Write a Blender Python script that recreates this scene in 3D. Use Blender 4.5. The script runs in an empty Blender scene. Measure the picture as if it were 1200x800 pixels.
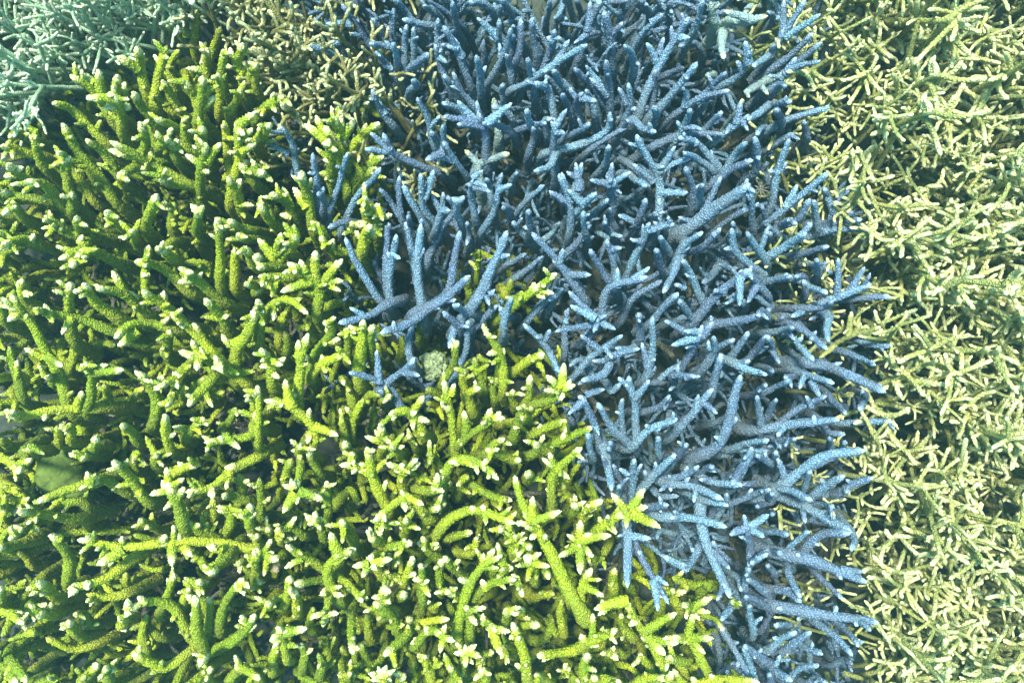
import bpy, math, random
import numpy as np
random.seed(7); rng = np.random.default_rng(7)
S = bpy.context.scene
COL = S.collection
# ------------------------------------------------------------------ camera, sky, sun, exposure
F = 840.0           # focal length in photo pixels (1200 wide)
H = 0.70            # camera height above the plane of the branch tips
cam = bpy.data.cameras.new('camera'); camo = bpy.data.objects.new('camera', cam); COL.objects.link(camo)
cam.sensor_width = 36.0; cam.lens = 36.0 * F / 1200.0
cam.clip_start = 0.01; cam.clip_end = 200
camo.location = (0, 0, H); camo.rotation_euler = (0, 0, 0)
S.camera = camo
SUN_EL, SUN_AZ = 70, 128       # sun high, from the upper left of the picture
W = bpy.data.worlds.new('World'); S.world = W; W.use_nodes = True
nt = W.node_tree; nt.nodes.clear()
sky = nt.nodes.new('ShaderNodeTexSky'); sky.sky_type = 'NISHITA'; sky.sun_disc = False
sky.sun_elevation = math.radians(SUN_EL); sky.sun_rotation = math.radians(90 - SUN_AZ)
tint = nt.nodes.new('ShaderNodeMix'); tint.data_type = 'RGBA'; tint.blend_type = 'MULTIPLY'
tint.inputs[0].default_value = 1.0; tint.inputs[7].default_value = (0.55, 1.0, 0.88, 1)   # light through four metres of water
bg = nt.nodes.new('ShaderNodeBackground'); bg.inputs[1].default_value = 0.15
out = nt.nodes.new('ShaderNodeOutputWorld')
nt.links.new(sky.outputs[0], tint.inputs[6]); nt.links.new(tint.outputs[2], bg.inputs[0]); nt.links.new(bg.outputs[0], out.inputs[0])
sl = bpy.data.lights.new('sun', 'SUN'); sl.energy = 5.0; sl.angle = math.radians(9); sl.color = (1.0, 0.98, 0.86)
so = bpy.data.objects.new('sun', sl); COL.objects.link(so)
el, az = math.radians(SUN_EL), math.radians(SUN_AZ)
from mathutils import Vector
sd = Vector((math.cos(el)*math.cos(az), math.cos(el)*math.sin(az), math.sin(el)))
so.rotation_euler = sd.to_track_quat('Z', 'Y').to_euler()
S.view_settings.view_transform = 'Standard'; S.view_settings.look = 'None'
S.view_settings.exposure = 1.17; S.view_settings.gamma = 1.0
FLOOR = -0.29

# ------------------------------------------------------------------ materials
def coral_mat(name, dark, light, tip, base, rough=0.62, cell=500):
    m = bpy.data.materials.new(name); m.use_nodes = True; n = m.node_tree; b = n.nodes['Principled BSDF']
    def mix(f, a, c, t='MIX'):
        x = n.nodes.new('ShaderNodeMix'); x.data_type = 'RGBA'; x.blend_type = t
        for s, v in ((0, f), (6, a), (7, c)):
            if isinstance(v, bpy.types.NodeSocket): n.links.new(v, x.inputs[s])
            else: x.inputs[s].default_value = v if s == 0 else (*v, 1)
        return x.outputs[2]
    def attr(a):
        x = n.nodes.new('ShaderNodeAttribute'); x.attribute_name = a; return x.outputs['Fac']
    tc = n.nodes.new('ShaderNodeTexCoord')
    vor = n.nodes.new('ShaderNodeTexVoronoi'); vor.inputs['Scale'].default_value = cell
    n.links.new(tc.outputs['Object'], vor.inputs['Vector'])
    noi = n.nodes.new('ShaderNodeTexNoise'); noi.inputs['Scale'].default_value = 45; noi.inputs['Detail'].default_value = 5
    n.links.new(tc.outputs['Object'], noi.inputs['Vector'])
    oi = n.nodes.new('ShaderNodeObjectInfo')
    def ramp(s, a, b_):
        x = n.nodes.new('ShaderNodeMapRange'); n.links.new(s, x.inputs[0]); x.inputs[1].default_value = a; x.inputs[2].default_value = b_; return x.outputs[0]
    def math_(op, a, c):
        x = n.nodes.new('ShaderNodeMath'); x.operation = op
        for i, v in enumerate((a, c)):
            if isinstance(v, bpy.types.NodeSocket): n.links.new(v, x.inputs[i])
            else: x.inputs[i].default_value = v
        return x.outputs[0]
    v = ramp(vor.outputs['Distance'], 0.58, 0.22)
    f = math_('ADD', math_('MULTIPLY', attr('nub'), 0.45), math_('MULTIPLY', v, 0.65))
    c = mix(f, dark, light)
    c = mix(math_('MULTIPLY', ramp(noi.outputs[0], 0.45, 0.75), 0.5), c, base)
    c = mix(math_('MULTIPLY', attr('age'), 0.7), c, base)  # dull old base colour, also carrying painted shade up the branch
    hsv = n.nodes.new('ShaderNodeHueSaturation'); n.links.new(c, hsv.inputs['Color'])
    n.links.new(ramp2(n, oi.outputs['Random'], 0.482, 0.514), hsv.inputs['Hue'])
    n.links.new(ramp2(n, oi.outputs['Random'], 1.2, 0.75), hsv.inputs['Value'])
    c = mix(attr('tip'), hsv.outputs[0], tip)
    n.links.new(c, b.inputs['Base Color'])
    b.inputs['Roughness'].default_value = rough
    b.inputs['Specular IOR Level'].default_value = 0.25
    bu = n.nodes.new('ShaderNodeBump'); bu.inputs['Strength'].default_value = 1.0; bu.inputs['Distance'].default_value = 0.0014
    n.links.new(v, bu.inputs['Height']); n.links.new(bu.outputs[0], b.inputs['Normal'])
    return m
def ramp2(n, s, a, b):
    x = n.nodes.new('ShaderNodeMapRange'); n.links.new(s, x.inputs[0]); x.inputs[3].default_value = a; x.inputs[4].default_value = b; return x.outputs[0]
MAT = {
 'green': coral_mat('green_coral', (0.11, 0.19, 0.008), (0.66, 0.80, 0.04), (0.95, 0.93, 0.46), (0.12, 0.125, 0.03), cell=470),
 'blue':  coral_mat('blue_coral', (0.03, 0.085, 0.15), (0.39, 0.58, 0.79), (0.56, 0.75, 0.93), (0.11, 0.12, 0.11), cell=500),
 'pale':  coral_mat('pale_yellow_coral', (0.17, 0.20, 0.055), (0.60, 0.64, 0.22), (0.94, 0.95, 0.50), (0.14, 0.16, 0.06), cell=700),
 'brown': coral_mat('olive_brown_coral', (0.14, 0.13, 0.035), (0.40, 0.40, 0.12), (0.88, 0.90, 0.48), (0.09, 0.08, 0.04), cell=700),
 'teal':  coral_mat('pale_teal_coral', (0.25, 0.42, 0.24), (0.68, 0.90, 0.58), (0.95, 0.98, 0.72), (0.14, 0.18, 0.11), cell=700),
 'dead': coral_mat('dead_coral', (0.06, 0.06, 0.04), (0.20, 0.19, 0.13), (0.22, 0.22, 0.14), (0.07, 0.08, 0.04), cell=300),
 'bleached': coral_mat('bleached_coral', (0.16, 0.24, 0.25), (0.38, 0.50, 0.50), (0.80, 0.84, 0.45), (0.25, 0.34, 0.28), cell=480),
}
def simple_mat(name, c1, c2, scale, bump=0.004, c3=None):
    m = bpy.data.materials.new(name); m.use_nodes = True; n = m.node_tree; b = n.nodes['Principled BSDF']
    g = n.nodes.new('ShaderNodeNewGeometry')
    a = n.nodes.new('ShaderNodeTexNoise'); a.inputs['Scale'].default_value = scale; a.inputs['Detail'].default_value = 8; a.inputs['Roughness'].default_value = 0.7
    n.links.new(g.outputs['Position'], a.inputs['Vector'])
    r = n.nodes.new('ShaderNodeValToRGB'); r.color_ramp.elements[0].position = 0.35; r.color_ramp.elements[1].position = 0.68
    r.color_ramp.elements[0].color = (*c1, 1); r.color_ramp.elements[1].color = (*c2, 1)
    if c3: e = r.color_ramp.elements.new(0.5); e.color = (*c3, 1)
    n.links.new(a.outputs[0], r.inputs[0]); n.links.new(r.outputs[0], b.inputs['Base Color'])
    bu = n.nodes.new('ShaderNodeBump'); bu.inputs['Distance'].default_value = bump; n.links.new(a.outputs[0], bu.inputs['Height']); n.links.new(bu.outputs[0], b.inputs['Normal'])
    b.inputs['Roughness'].default_value = 0.85
    return m
M_floor = simple_mat('reef_rock', (0.02, 0.028, 0.02), (0.08, 0.08, 0.055), 60, 0.008, (0.035, 0.05, 0.035))
M_rub = simple_mat('rubble', (0.03, 0.035, 0.03), (0.12, 0.115, 0.085), 120, 0.002, (0.05, 0.06, 0.045))
M_lump = simple_mat('smooth_olive_coral', (0.05, 0.09, 0.012), (0.15, 0.21, 0.025), 70, 0.004, (0.08, 0.13, 0.015))
M_knob = simple_mat('knobbly_coral', (0.06, 0.10, 0.04), (0.42, 0.50, 0.26), 170, 0.003)
M_star = simple_mat('feather_star', (0.02, 0.02, 0.02), (0.22, 0.22, 0.18), 500, 0.001)
M_nodule = simple_mat('pinkish_nodule', (0.16, 0.14, 0.08), (0.34, 0.28, 0.18), 300, 0.001)

# ------------------------------------------------------------------ helpers
def P(px, py, d):                       # photo position and depth (m) below the tip plane -> world point
    k = (H + d) / F
    return np.array([(px - 600) * k, -(py - 400) * k, -d])
def resample(pts, step):
    pts = np.asarray(pts, float)
    if len(pts) == 2: pts = np.array([pts[0], (pts[0]*0.5+pts[1]*0.5), pts[1]])
    p = np.vstack([2*pts[0]-pts[1], pts, 2*pts[-1]-pts[-2]])
    out = []
    for i in range(1, len(p)-2):
        a, b, c, d = p[i-1:i+3]
        k = max(3, int(np.linalg.norm(c-b)/0.003)); t = np.linspace(0, 1, k, endpoint=False)[:, None]
        out.append(0.5*((2*b)+(-a+c)*t+(2*a-5*b+4*c-d)*t*t+(-a+3*b-3*c+d)*t**3))
    out.append(p[-2][None]); q = np.vstack(out)
    s = np.concatenate([[0], np.cumsum(np.linalg.norm(np.diff(q, axis=0), axis=1))])
    L = s[-1]; n = max(4, int(L/step)+1); u = np.linspace(0, L, n)
    return np.stack([np.interp(u, s, q[:, k]) for k in range(3)], 1), L
def sweep(pts, r0, r1, segs=10, step=0.0017, amp=0.0007, tipw=1.0, tiplen=0.011, wob=0.0007, age_shade_len=0.05, age_shade0=1.0, tilt=0.0007, cap=3.0):
    """one coral branch: a tapering tube studded with tiny raised cups; returns verts, faces, attributes"""
    c, L = resample(pts, step); n = len(c)
    s = np.linspace(0, L, n)
    T = np.gradient(c, axis=0); T /= np.linalg.norm(T, axis=1)[:, None]+1e-9
    mean = T.mean(0); ref = np.array([0, 0, 1.0]) if abs(mean[2]) < 0.7*np.linalg.norm(mean) else np.array([1.0, 0, 0])
    N = ref-(T@ref)[:, None]*T; N /= np.linalg.norm(N, axis=1)[:, None]+1e-9
    B = np.cross(T, N)
    ph = rng.uniform(0, 6.28, 6)
    w = (np.sin(s/0.017+ph[0])+np.sin(s/0.009+ph[1])*0.6)*wob*np.minimum(1, s/0.01); w2 = (np.sin(s/0.021+ph[2])+np.sin(s/0.011+ph[3])*.6)*wob*np.minimum(1, s/0.01)
    c = c+N*w[:, None]+B*w2[:, None]
    r = r0+(r1-r0)*(s/L)**0.8
    r = r*(1+0.07*np.sin(s/0.013+ph[4])+0.04*np.sin(s/0.006+ph[5]))
    e = np.clip((L-s)/(r1*cap), 0, 1); r = r*(np.maximum(1-(1-e)**1.8, 0.0))**0.62
    r[-1] = 0
    ang = np.arange(segs)/segs*2*math.pi
    I, J = np.meshgrid(np.arange(n), np.arange(segs), indexing='ij')
    nub = np.where((I+J) % 2 == 0, rng.uniform(0.15, 1.0, I.shape), rng.uniform(0, .3, I.shape))
    J = J+rng.uniform(-.28, .28, J.shape)
    edge = np.clip(r/(r1+1e-9), 0, 1)
    rr = r[:, None]+(nub-0.35)*amp*2*edge[:, None]*(0.9 if amp else 0)
    rr = np.maximum(rr, 0)
    ANG = (J/segs*2*math.pi)[:, :, None]
    V = c[:, None]+N[:, None]*(np.cos(ANG)*rr[:, :, None])+B[:, None]*(np.sin(ANG)*rr[:, :, None])
    V = V+T[:, None]*(nub*tilt+rng.uniform(-.2, .2, nub.shape)*step)[:, :, None]
    V = V.reshape(-1, 3)
    i = np.arange(n-1)[:, None]*segs; j = np.arange(segs)[None]; j2 = (j+1) % segs
    Fq = np.stack([i+j, i+j2, i+segs+j2, i+segs+j], 2).reshape(-1, 4)
    tl = tiplen*rng.uniform(0.7, 1.25)
    tip = np.clip(1-(L-s)/tl, 0, 1); tip = tip*tip*(3-2*tip)*tipw
    tip = np.repeat(np.minimum(1, tip*1.15), segs)
    tip = np.clip(tip*(0.7+0.6*nub.reshape(-1)), 0, 1)
    age = np.repeat(np.clip(age_shade0*(1-s/age_shade_len), 0, 1), segs)  # algae-dulled old base, drawn out longer to paint shade low down
    return V, Fq, nub.reshape(-1), tip, age
def join(parts):
    off = 0; Vs, Fs, A, B_, C_ = [], [], [], [], []
    for V, Fq, a, b, c in parts:
        Vs.append(V); Fs.append(Fq+off); A.append(a); B_.append(b); C_.append(c); off += len(V)
    return np.vstack(Vs), np.vstack(Fs), np.concatenate(A), np.concatenate(B_), np.concatenate(C_)
def to_mesh(name, data, mat):
    V, Fq, a, b, c = data
    me = bpy.data.meshes.new(name)
    me.vertices.add(len(V)); me.vertices.foreach_set('co', V.astype(np.float32).ravel())
    me.loops.add(len(Fq)*4); me.loops.foreach_set('vertex_index', Fq.astype(np.int32).ravel())
    me.polygons.add(len(Fq)); me.polygons.foreach_set('loop_start', np.arange(0, len(Fq)*4, 4, dtype=np.int32))
    me.polygons.foreach_set('use_smooth', np.ones(len(Fq), dtype=bool))
    for nm, v in (('nub', a), ('tip', b), ('age', c)):
        at = me.attributes.new(nm, 'FLOAT', 'POINT'); at.data.foreach_set('value', v.astype(np.float32))
    me.update(calc_edges=True); me.materials.append(mat)
    return me
def part(name, me, parent):
    o = bpy.data.objects.new(name, me); COL.objects.link(o)
    if parent is not None:
        o.parent = parent
    return o

# ------------------------------------------------------------------ the traced staghorn colonies
# one line per colony: (kind, tile column, tile row, label, branches). A branch is "x,y x,y ... dA-B rR": base to tip,
# depth of base and tip in cm under the highest tips, radius in tenths of mm; ">" starts a side twig of the branch before it.
GN = 'green staghorn corals with white tips'; BN = 'blue staghorn corals'
TY = (0, 260, 530); Z = 300/889.0
C = []
def col(kind, tx, ty, label, s): C.append((kind, tx, ty, label, s))
# ---- top left tile
col('green',0,0,'dim green coral with a small two-pronged fan at the very top of the green thicket','690,210 670,150 690,35 d12-7; >660,120 615,75; >650,130 640,60; 690,300 745,170 765,95 d12-7; 610,310 595,230 620,170 d10-6; >600,230 575,235; 640,160 600,100 560,130 d13-10')
col('green',0,0,'green coral with a row of upright fingers, topmost beside the brown corals','850,330 830,220 845,150 d8-3; >820,230 800,165; >835,260 875,200; 720,290 715,215 722,165 d8-4; >700,245 645,240; 790,330 770,260 775,170 d9-4; 885,330 870,260 889,225 d9-4; >885,290 889,240; 760,400 765,320 755,250 d8-3; 800,400 825,350 835,315 d7-3')
col('green',0,0,'green coral with thick slanting stems nearest the teal finger corals','545,400 545,300 575,160 d9-5 r80; 510,340 490,230 480,160 d8-3 r80; >480,240 405,195; 400,430 330,320 240,265 d8-3; >330,290 290,255; >350,330 340,240; 370,500 260,390 180,355 d8-3; 420,400 400,330 410,260 d7-2; >430,330 435,285')
col('green',0,0,'green coral with a knot of short pale tips between two slanting stems, upper left','430,470 420,390 400,330 d7-1; >400,370 358,372; >400,345 300,345; >440,370 452,378; >385,330 380,320; 560,470 500,380 465,325 d7-2 r80; 660,480 600,440 540,415 d7-2; 480,560 510,500 485,425 d6-2; 545,540 560,500 585,485 d6-2')
col('green',0,0,'green coral topped by a five-pointed star of tips at the top of the green thicket','700,700 695,600 720,500 d8-1 r75; >695,570 642,540; >715,560 770,495; >705,590 728,600; >700,600 735,560; 690,560 650,490 640,400 d7-3; >665,530 622,485; 690,430 700,340 700,265 d6-2; >700,380 745,330; 710,420 670,330 635,280 d7-3; 640,400 590,330 560,278 d7-3; 700,520 705,470 705,440 d4-1')
col('green',0,0,'green coral with one long stem reaching left and twin fingers below it, upper left','680,650 560,590 470,540 380,490 d8-2 r75; >520,560 430,515; >500,545 375,522; >560,600 515,520; 480,580 440,600 408,618 d4-2; 570,560 520,580 485,588 d5-3; 670,650 590,640 550,608 d7-3; 420,620 360,530 298,482 d8-3 r75; 620,560 600,520 620,490 d6-3')
col('green',0,0,'green coral with a bold upright thumb-like finger, upper left','505,800 520,740 550,680 d6-1 r80; 430,790 400,760 368,740 d6-2; >410,775 375,775; 300,810 280,790 263,752 d6-2; 250,745 252,700 250,668 d6-3; 240,800 200,780 152,750 d6-3; 600,800 600,740 605,700 d9-6')
col('green',0,0,'green coral of long slanting parallel stems at the left edge, upper part','330,620 270,520 215,430 d8-3 r80; 400,700 330,590 270,520 d9-5; 250,700 230,560 200,530 d6-2; >218,560 245,545; 170,600 130,530 125,450 d8-3; >130,500 100,470; 130,540 60,520 0,512 d7-3; 220,720 160,640 88,632 d6-2; 120,640 60,600 28,570 d6-2; >50,610 15,615; >55,590 78,582; 100,480 60,470 30,480 d8-4; 150,700 40,680 0,660 d6-3; 90,760 50,720 15,750 d6-2; >50,720 45,695; 330,700 260,600 190,540 d10-6')
col('green',0,0,'green coral ending in a bright double tip, left of the brown finger corals','690,810 688,770 688,730 d6-1 r70; >688,735 664,708; >690,735 706,712; 840,740 825,680 795,610 d7-2; >815,660 835,620; >830,710 882,712; 889,640 860,600 830,565 d6-3; 780,810 760,790 752,768 d5-2; 880,800 830,790 790,768 d5-2; 889,560 850,540 820,520 d8-5')
col('green',0,0,'green coral whose tips fan out like a hand, right of the upper green thicket','800,700 825,560 825,420 d8-2; >830,490 878,448; >828,440 888,388; >835,530 889,498; >825,450 850,470; 800,600 790,500 780,420 d9-5; 889,600 870,580 840,560 d8-4')
# ---- tile 1,0
col('green',1,0,'lone small green tuft in front of the brown finger corals near the top','110,320 120,260 168,205 d10-6 r55; >120,270 92,218; >115,250 130,190; >125,265 80,250; >130,240 160,250')
col('green',1,0,'green coral peeping in at the left of the brown finger corals','0,420 40,370 105,335 d8-4; >60,360 60,320; 0,505 30,460 50,430 d7-2; >20,480 10,440; 10,330 0,280 5,220 d9-5; 0,590 10,600 30,595 d5-2')
col('green',1,0,'bright green many-fingered coral knob enclosed by brown and blue corals near the top','270,660 262,570 250,480 d8-2 r80; >262,520 210,400; >255,500 170,430; >262,560 232,555; >250,500 230,500; >255,470 240,435; 290,620 300,500 265,405 d8-2 r70; >300,480 345,415; >290,470 300,400; 320,600 350,490 430,430 d8-2; >360,490 385,430; >365,480 415,440; >340,520 372,478; 330,640 380,590 445,540 d8-4; 350,660 380,620 412,588 d8-5; 320,700 300,620 220,600 d9-6; 300,480 290,420 290,370 d7-3')
col('green',1,0,'green coral with a pointed spire beside short blue stems','200,800 180,680 155,590 d7-1; >170,660 195,620; >180,720 130,650; 140,760 100,700 50,668 d6-2; >120,720 90,650; >120,750 82,748; 100,800 50,770 10,710 d7-2; 60,780 40,720 0,710 d7-4')
col('green',1,0,'small starry green coral in front of the blue stems left of the picture centre','405,800 385,730 375,680 d6-1; >390,740 432,708; >400,770 472,745; >395,780 440,780; >390,760 360,790; 420,810 430,750 425,720 d6-3')
col('blue',1,0,'short blue coral with slim upright stems rising from the green thicket','150,610 125,500 82,440 d9-4; >115,540 42,492; >110,470 95,450; 225,790 210,680 200,530 d8-2; >215,690 190,660; >220,680 235,650; 240,790 290,640 315,530 d8-2; 300,800 360,670 435,585 d8-2; 330,770 290,775 250,790 d5-3; 230,740 240,700 215,670 d6-2')
col('blue',1,0,'blue coral with a long arm ending in three prongs above the starry green tuft','640,600 560,575 480,535 445,462 d8-2 r65; >470,525 375,518; >465,520 395,462; 740,630 700,570 650,490 d7-2; >690,560 640,545; >650,530 590,560; 620,520 600,420 560,340 d9-3; >605,440 640,400; 640,560 655,500 650,430 d7-2; 480,440 430,380 398,312 d9-4; >450,400 425,345; 640,520 620,480 610,460 d7-3')
col('blue',1,0,'blue coral whose stem ends in a knot of blunt tips right above the picture centre','770,780 745,690 755,625 d7-1 r60; >750,640 728,642; >755,630 802,650; >750,620 788,592; >760,650 815,668; 780,810 830,720 855,600 d7-2; >845,660 889,640; 820,720 810,650 800,620 d8-4; 720,790 700,740 700,690 d6-1; >700,700 680,685; >705,700 725,680; 640,800 690,730 665,680 d7-3; 620,800 650,740 672,732 d5-1; 889,760 870,730 860,720 d6-2')
col('blue',1,0,'blue coral with a row of slim upright fingers in the gap left of centre','540,810 480,720 425,655 d8-3; 520,810 500,740 500,612 d8-3; >500,700 488,675; 600,800 560,740 515,640 d8-3; 640,800 585,720 570,600 d8-2; >585,690 615,590; 630,800 645,740 655,670 d8-3; >645,740 610,680; 530,820 532,780 528,750 d5-2; 570,820 574,790 576,760 d5-2; 460,820 455,800 460,775 d6-3')
col('blue',1,0,'blue coral with spreading upright fingers around a pale broken joint, top centre','800,580 800,480 770,390 d7-1 r68; >790,440 700,432; >790,425 650,405; >770,430 700,350; >800,430 889,360; 889,465 840,440 790,430 d5-2; 740,420 700,380 645,355 d7-3; 775,400 720,330 685,248 d8-3; 780,330 775,260 768,190 d7-2; >775,270 800,230; 710,360 680,310 650,262 d8-3; 889,420 860,380 820,370 d6-3; 860,360 855,320 860,290 d6-3')
col('bleached',1,0,'pale grey-green broken forked stem lying between blue branches, top centre','780,640 780,570 840,545 880,535 d7-3; >775,575 725,520; 840,470 835,400 830,340 d8-5')
col('blue',1,0,'blue coral with a long straight spike at the top, above the pale broken joint','745,310 710,200 650,90 d8-2; >700,170 660,160; >715,200 690,130; 680,330 645,230 620,155 d8-3; >640,200 660,220; 810,280 860,190 889,100 d8-2; >850,200 845,150; 700,110 690,60 680,5 d8-3; 850,180 845,130 845,65 d8-3; >840,130 770,60; 889,290 880,230 870,185 d7-3; 770,250 790,200 785,150 d10-6; 889,60 870,20 860,0 d9-4')
col('blue',1,0,'blue coral like an open fan of six fingers above the brown corals','505,290 450,220 412,180 d8-3; >470,240 440,225; 500,275 540,230 602,185 d7-2; 505,250 490,210 475,145 d7-2; 515,240 515,150 525,85 d7-3; 545,240 548,180 545,95 d8-3; 590,260 570,230 540,235 d9-6; 530,320 560,300 545,280 d6-1; 480,170 430,155 395,155 d6-3; 640,190 630,120 632,65 d8-4; 700,180 670,165 645,158 d7-3; 640,100 570,85 510,72 d8-4')
col('blue',1,0,'blue coral of long slanting spikes at the top edge left of centre','370,260 300,180 240,65 d10-4; >285,150 200,180; 330,240 250,180 175,160 d9-5; 430,200 350,90 295,15 d9-4; >330,85 245,80; >360,125 328,118; 460,160 430,110 400,65 d8-4; 480,170 470,100 480,30 d8-4; 440,110 380,40 350,0 d10-5; 570,110 520,40 480,0 d9-4; 640,60 600,30 580,20 d8-4; 700,120 640,70 600,10 d10-6; 820,40 780,10 740,5 d8-4; 180,60 130,40 75,25 d11-8; 80,120 50,60 10,40 d12-9')
# ---- tile 2,0
col('blue',2,0,'blue coral with a pair of thick upright fingers at the top, right of centre','0,260 25,180 30,65 d8-3 r66; 85,220 75,140 72,60 d8-3 r66; 105,260 135,180 145,100 d7-2 r66; >140,140 120,130; 40,150 10,110 0,90 d9-4; 120,80 130,40 128,0 d9-5; 180,60 170,30 180,0 d10-6; 0,200 5,150 0,120 d8-4; 150,100 160,60 190,70 d10-6')
col('blue',2,0,'blue coral with one long smooth arm slanting up to the right, upper middle','50,290 160,220 262,155 d6-1 r60; >150,230 200,140; 0,315 60,285 128,240 d6-2; 230,200 270,90 310,0 d8-3; >260,120 215,150; >262,110 272,5; 190,180 160,165 150,170 d8-5; 240,60 230,20 225,0 d10-6; 80,330 65,270 56,200 d7-2; 150,430 130,320 78,288 d6-1; >110,300 120,270')
col('blue',2,0,'blue coral with a stout forked column, top right of centre','345,400 335,300 325,205 d8-2 r66; >335,330 270,270; 345,220 340,130 320,40 d9-3 r80; >345,120 385,75; >335,100 310,80; 360,110 380,40 385,0 d10-5; 340,400 280,300 215,240 d8-2; >300,290 255,228; 420,260 420,200 385,160 d7-2; >420,215 445,225; 300,110 300,60 330,20 d10-6')
col('blue',2,0,'blue coral with the longest straight arm at the top right of centre, bearing side spurs','440,400 490,260 570,140 615,60 d8-2 r68; >560,150 550,92; >580,130 618,130; >500,215 465,150; >510,190 530,130; 420,180 460,110 525,45 d9-3; >480,80 520,60; 480,60 460,20 440,0 d10-4; 615,140 640,80 668,0 d9-3; 545,120 545,60 548,0 d10-4; >545,60 520,10; 480,400 490,310 500,240 d9-4')
col('blue',2,0,'blue coral with a thick straight arm pointing at the feather star, upper right','490,400 570,310 645,218 d7-1 r68; 540,420 640,350 755,312 d7-2; >600,370 605,310; >640,350 700,330; 600,390 690,310 745,248 d7-2; >700,300 680,265; 720,300 800,250 835,175 d7-2; >800,250 780,210; >820,220 810,140; 510,270 560,250 600,240 d10-6; 660,180 630,150 580,160 d10-6')
col('bleached',2,0,'half bleached blue coral with a yellow broken tip near the top right','760,70 810,75 889,55 d8-4; >830,70 740,40; 735,110 728,150 735,205 d8-4; 889,285 850,300 805,320 d6-3; >860,295 889,330; 780,400 790,370 800,345 d6-3; 700,85 695,50 690,10 d9-6 mbleached; 889,20 840,20 800,50 d10-6; 700,270 690,265 670,262 d8-5')
col('blue',2,0,'blue coral with a long arching arm that ends in an upturned fork, upper middle','130,530 250,495 330,450 345,390 d6-1 r62; 150,620 145,520 148,425 d7-1 r68; >150,440 190,378; >155,460 135,420; >160,460 185,460; 170,490 220,460 272,428 d6-1; 150,540 130,580 75,592 d4-1; 90,460 70,440 50,380 d7-2; 0,460 60,440 122,430 d6-2; 60,540 75,480 70,440 d7-3; 250,540 300,500 400,440 d9-6')
col('blue',2,0,'blue coral of short spurs crossing each other in the upper middle','210,420 190,360 175,330 d7-2; 240,430 225,360 240,325 d7-2; >240,340 295,352; >230,350 200,305; 200,330 165,280 145,245 d7-2; 180,340 150,300 115,265 d7-3; 290,400 270,340 255,315 d7-3; 380,440 410,370 405,290 d6-1; >400,360 368,305; >405,380 435,375; 410,410 450,440 502,460 d5-1; >420,430 395,415; 490,420 500,400 495,375 d5-1; 120,470 110,420 140,410 d7-3')
col('blue',2,0,'blue coral with a broad branching crown left of the feather star','470,520 540,490 610,470 730,460 d6-3; 560,500 600,430 622,378 d6-1; >590,450 570,420; >600,440 660,445; 640,480 690,430 735,390 d6-2; 700,490 770,440 825,400 d5-1; >780,430 795,350; >800,420 820,455; >760,440 740,470; 889,370 850,400 820,415 d5-2; 889,200 860,215 840,230 d7-4; 640,400 660,380 680,360 d8-5')
col('blue',2,0,'blue coral with a tall bowed stem and three side arms, in the upper blue thicket','500,800 512,640 475,550 430,468 d7-1 r64; >505,600 560,570 622,550; >512,670 612,668; >490,630 418,570; >515,590 570,510; >500,580 530,578; 530,790 510,740 512,690 d8-5; 380,560 430,590 480,650 d9-6')
col('blue',2,0,'blue coral with a clawed bend of pale tips below the broad crown, upper right','620,740 625,650 605,580 d7-1; >625,670 650,640; 700,600 640,550 590,528 d6-2; 720,600 660,510 578,480 d6-1; >640,500 630,480; 680,650 760,590 838,555 d6-2; 740,600 780,530 815,490 d6-2; 700,680 700,600 690,520 d7-4')
col('blue',2,0,'thick pointed blue coral branch aimed right, just below the feather star','600,800 720,710 830,640 d7-1 r110; >800,660 820,620; >650,760 690,690 725,612; >620,770 580,750; >820,650 840,670; 640,730 650,670 665,640 d7-2; 700,800 760,760 830,720 d8-4')
col('blue',2,0,'blue coral around the feather star with short stubby tips','840,600 850,540 842,475 d6-2; >848,540 858,555; 835,810 835,740 828,665 d7-2; >830,690 800,640; 889,790 875,750 868,712 d7-3; 889,640 870,590 889,560 d8-5; 889,450 870,440 850,470 d8-4; 780,810 770,790 765,770 d7-4')
col('blue',2,0,'blue coral ending in a spray of short light tips, left of the tall bowed stem','200,820 205,720 160,605 d7-1 r58; >195,700 128,665; >200,690 172,598; >205,700 240,640 190,598; >215,680 245,565; >230,660 222,565; 210,750 250,710 293,668 d6-1; >250,710 190,660; 260,760 300,720 338,690 d6-1; 60,810 62,770 60,730 d6-2; >62,790 40,790; 260,820 250,780 250,735 d5-1; >255,790 275,780; 20,740 60,690 110,640 d9-5; 0,640 10,620 18,598 d7-3')
col('blue',2,0,'blue coral with a star shaped head of tips between the bowed stem and the spray','350,740 340,660 345,620 d7-2; >340,640 273,622; >345,640 412,598; >345,650 382,668; >340,640 350,565; >345,650 330,600; 300,600 330,560 338,508 d7-2; 400,600 430,630 468,650 d5-1; 430,800 440,760 465,690 d6-1; >440,780 370,748; 490,800 520,785 562,778 d5-1; >510,790 490,770; 360,800 345,760 340,720 d8-4')
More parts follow.
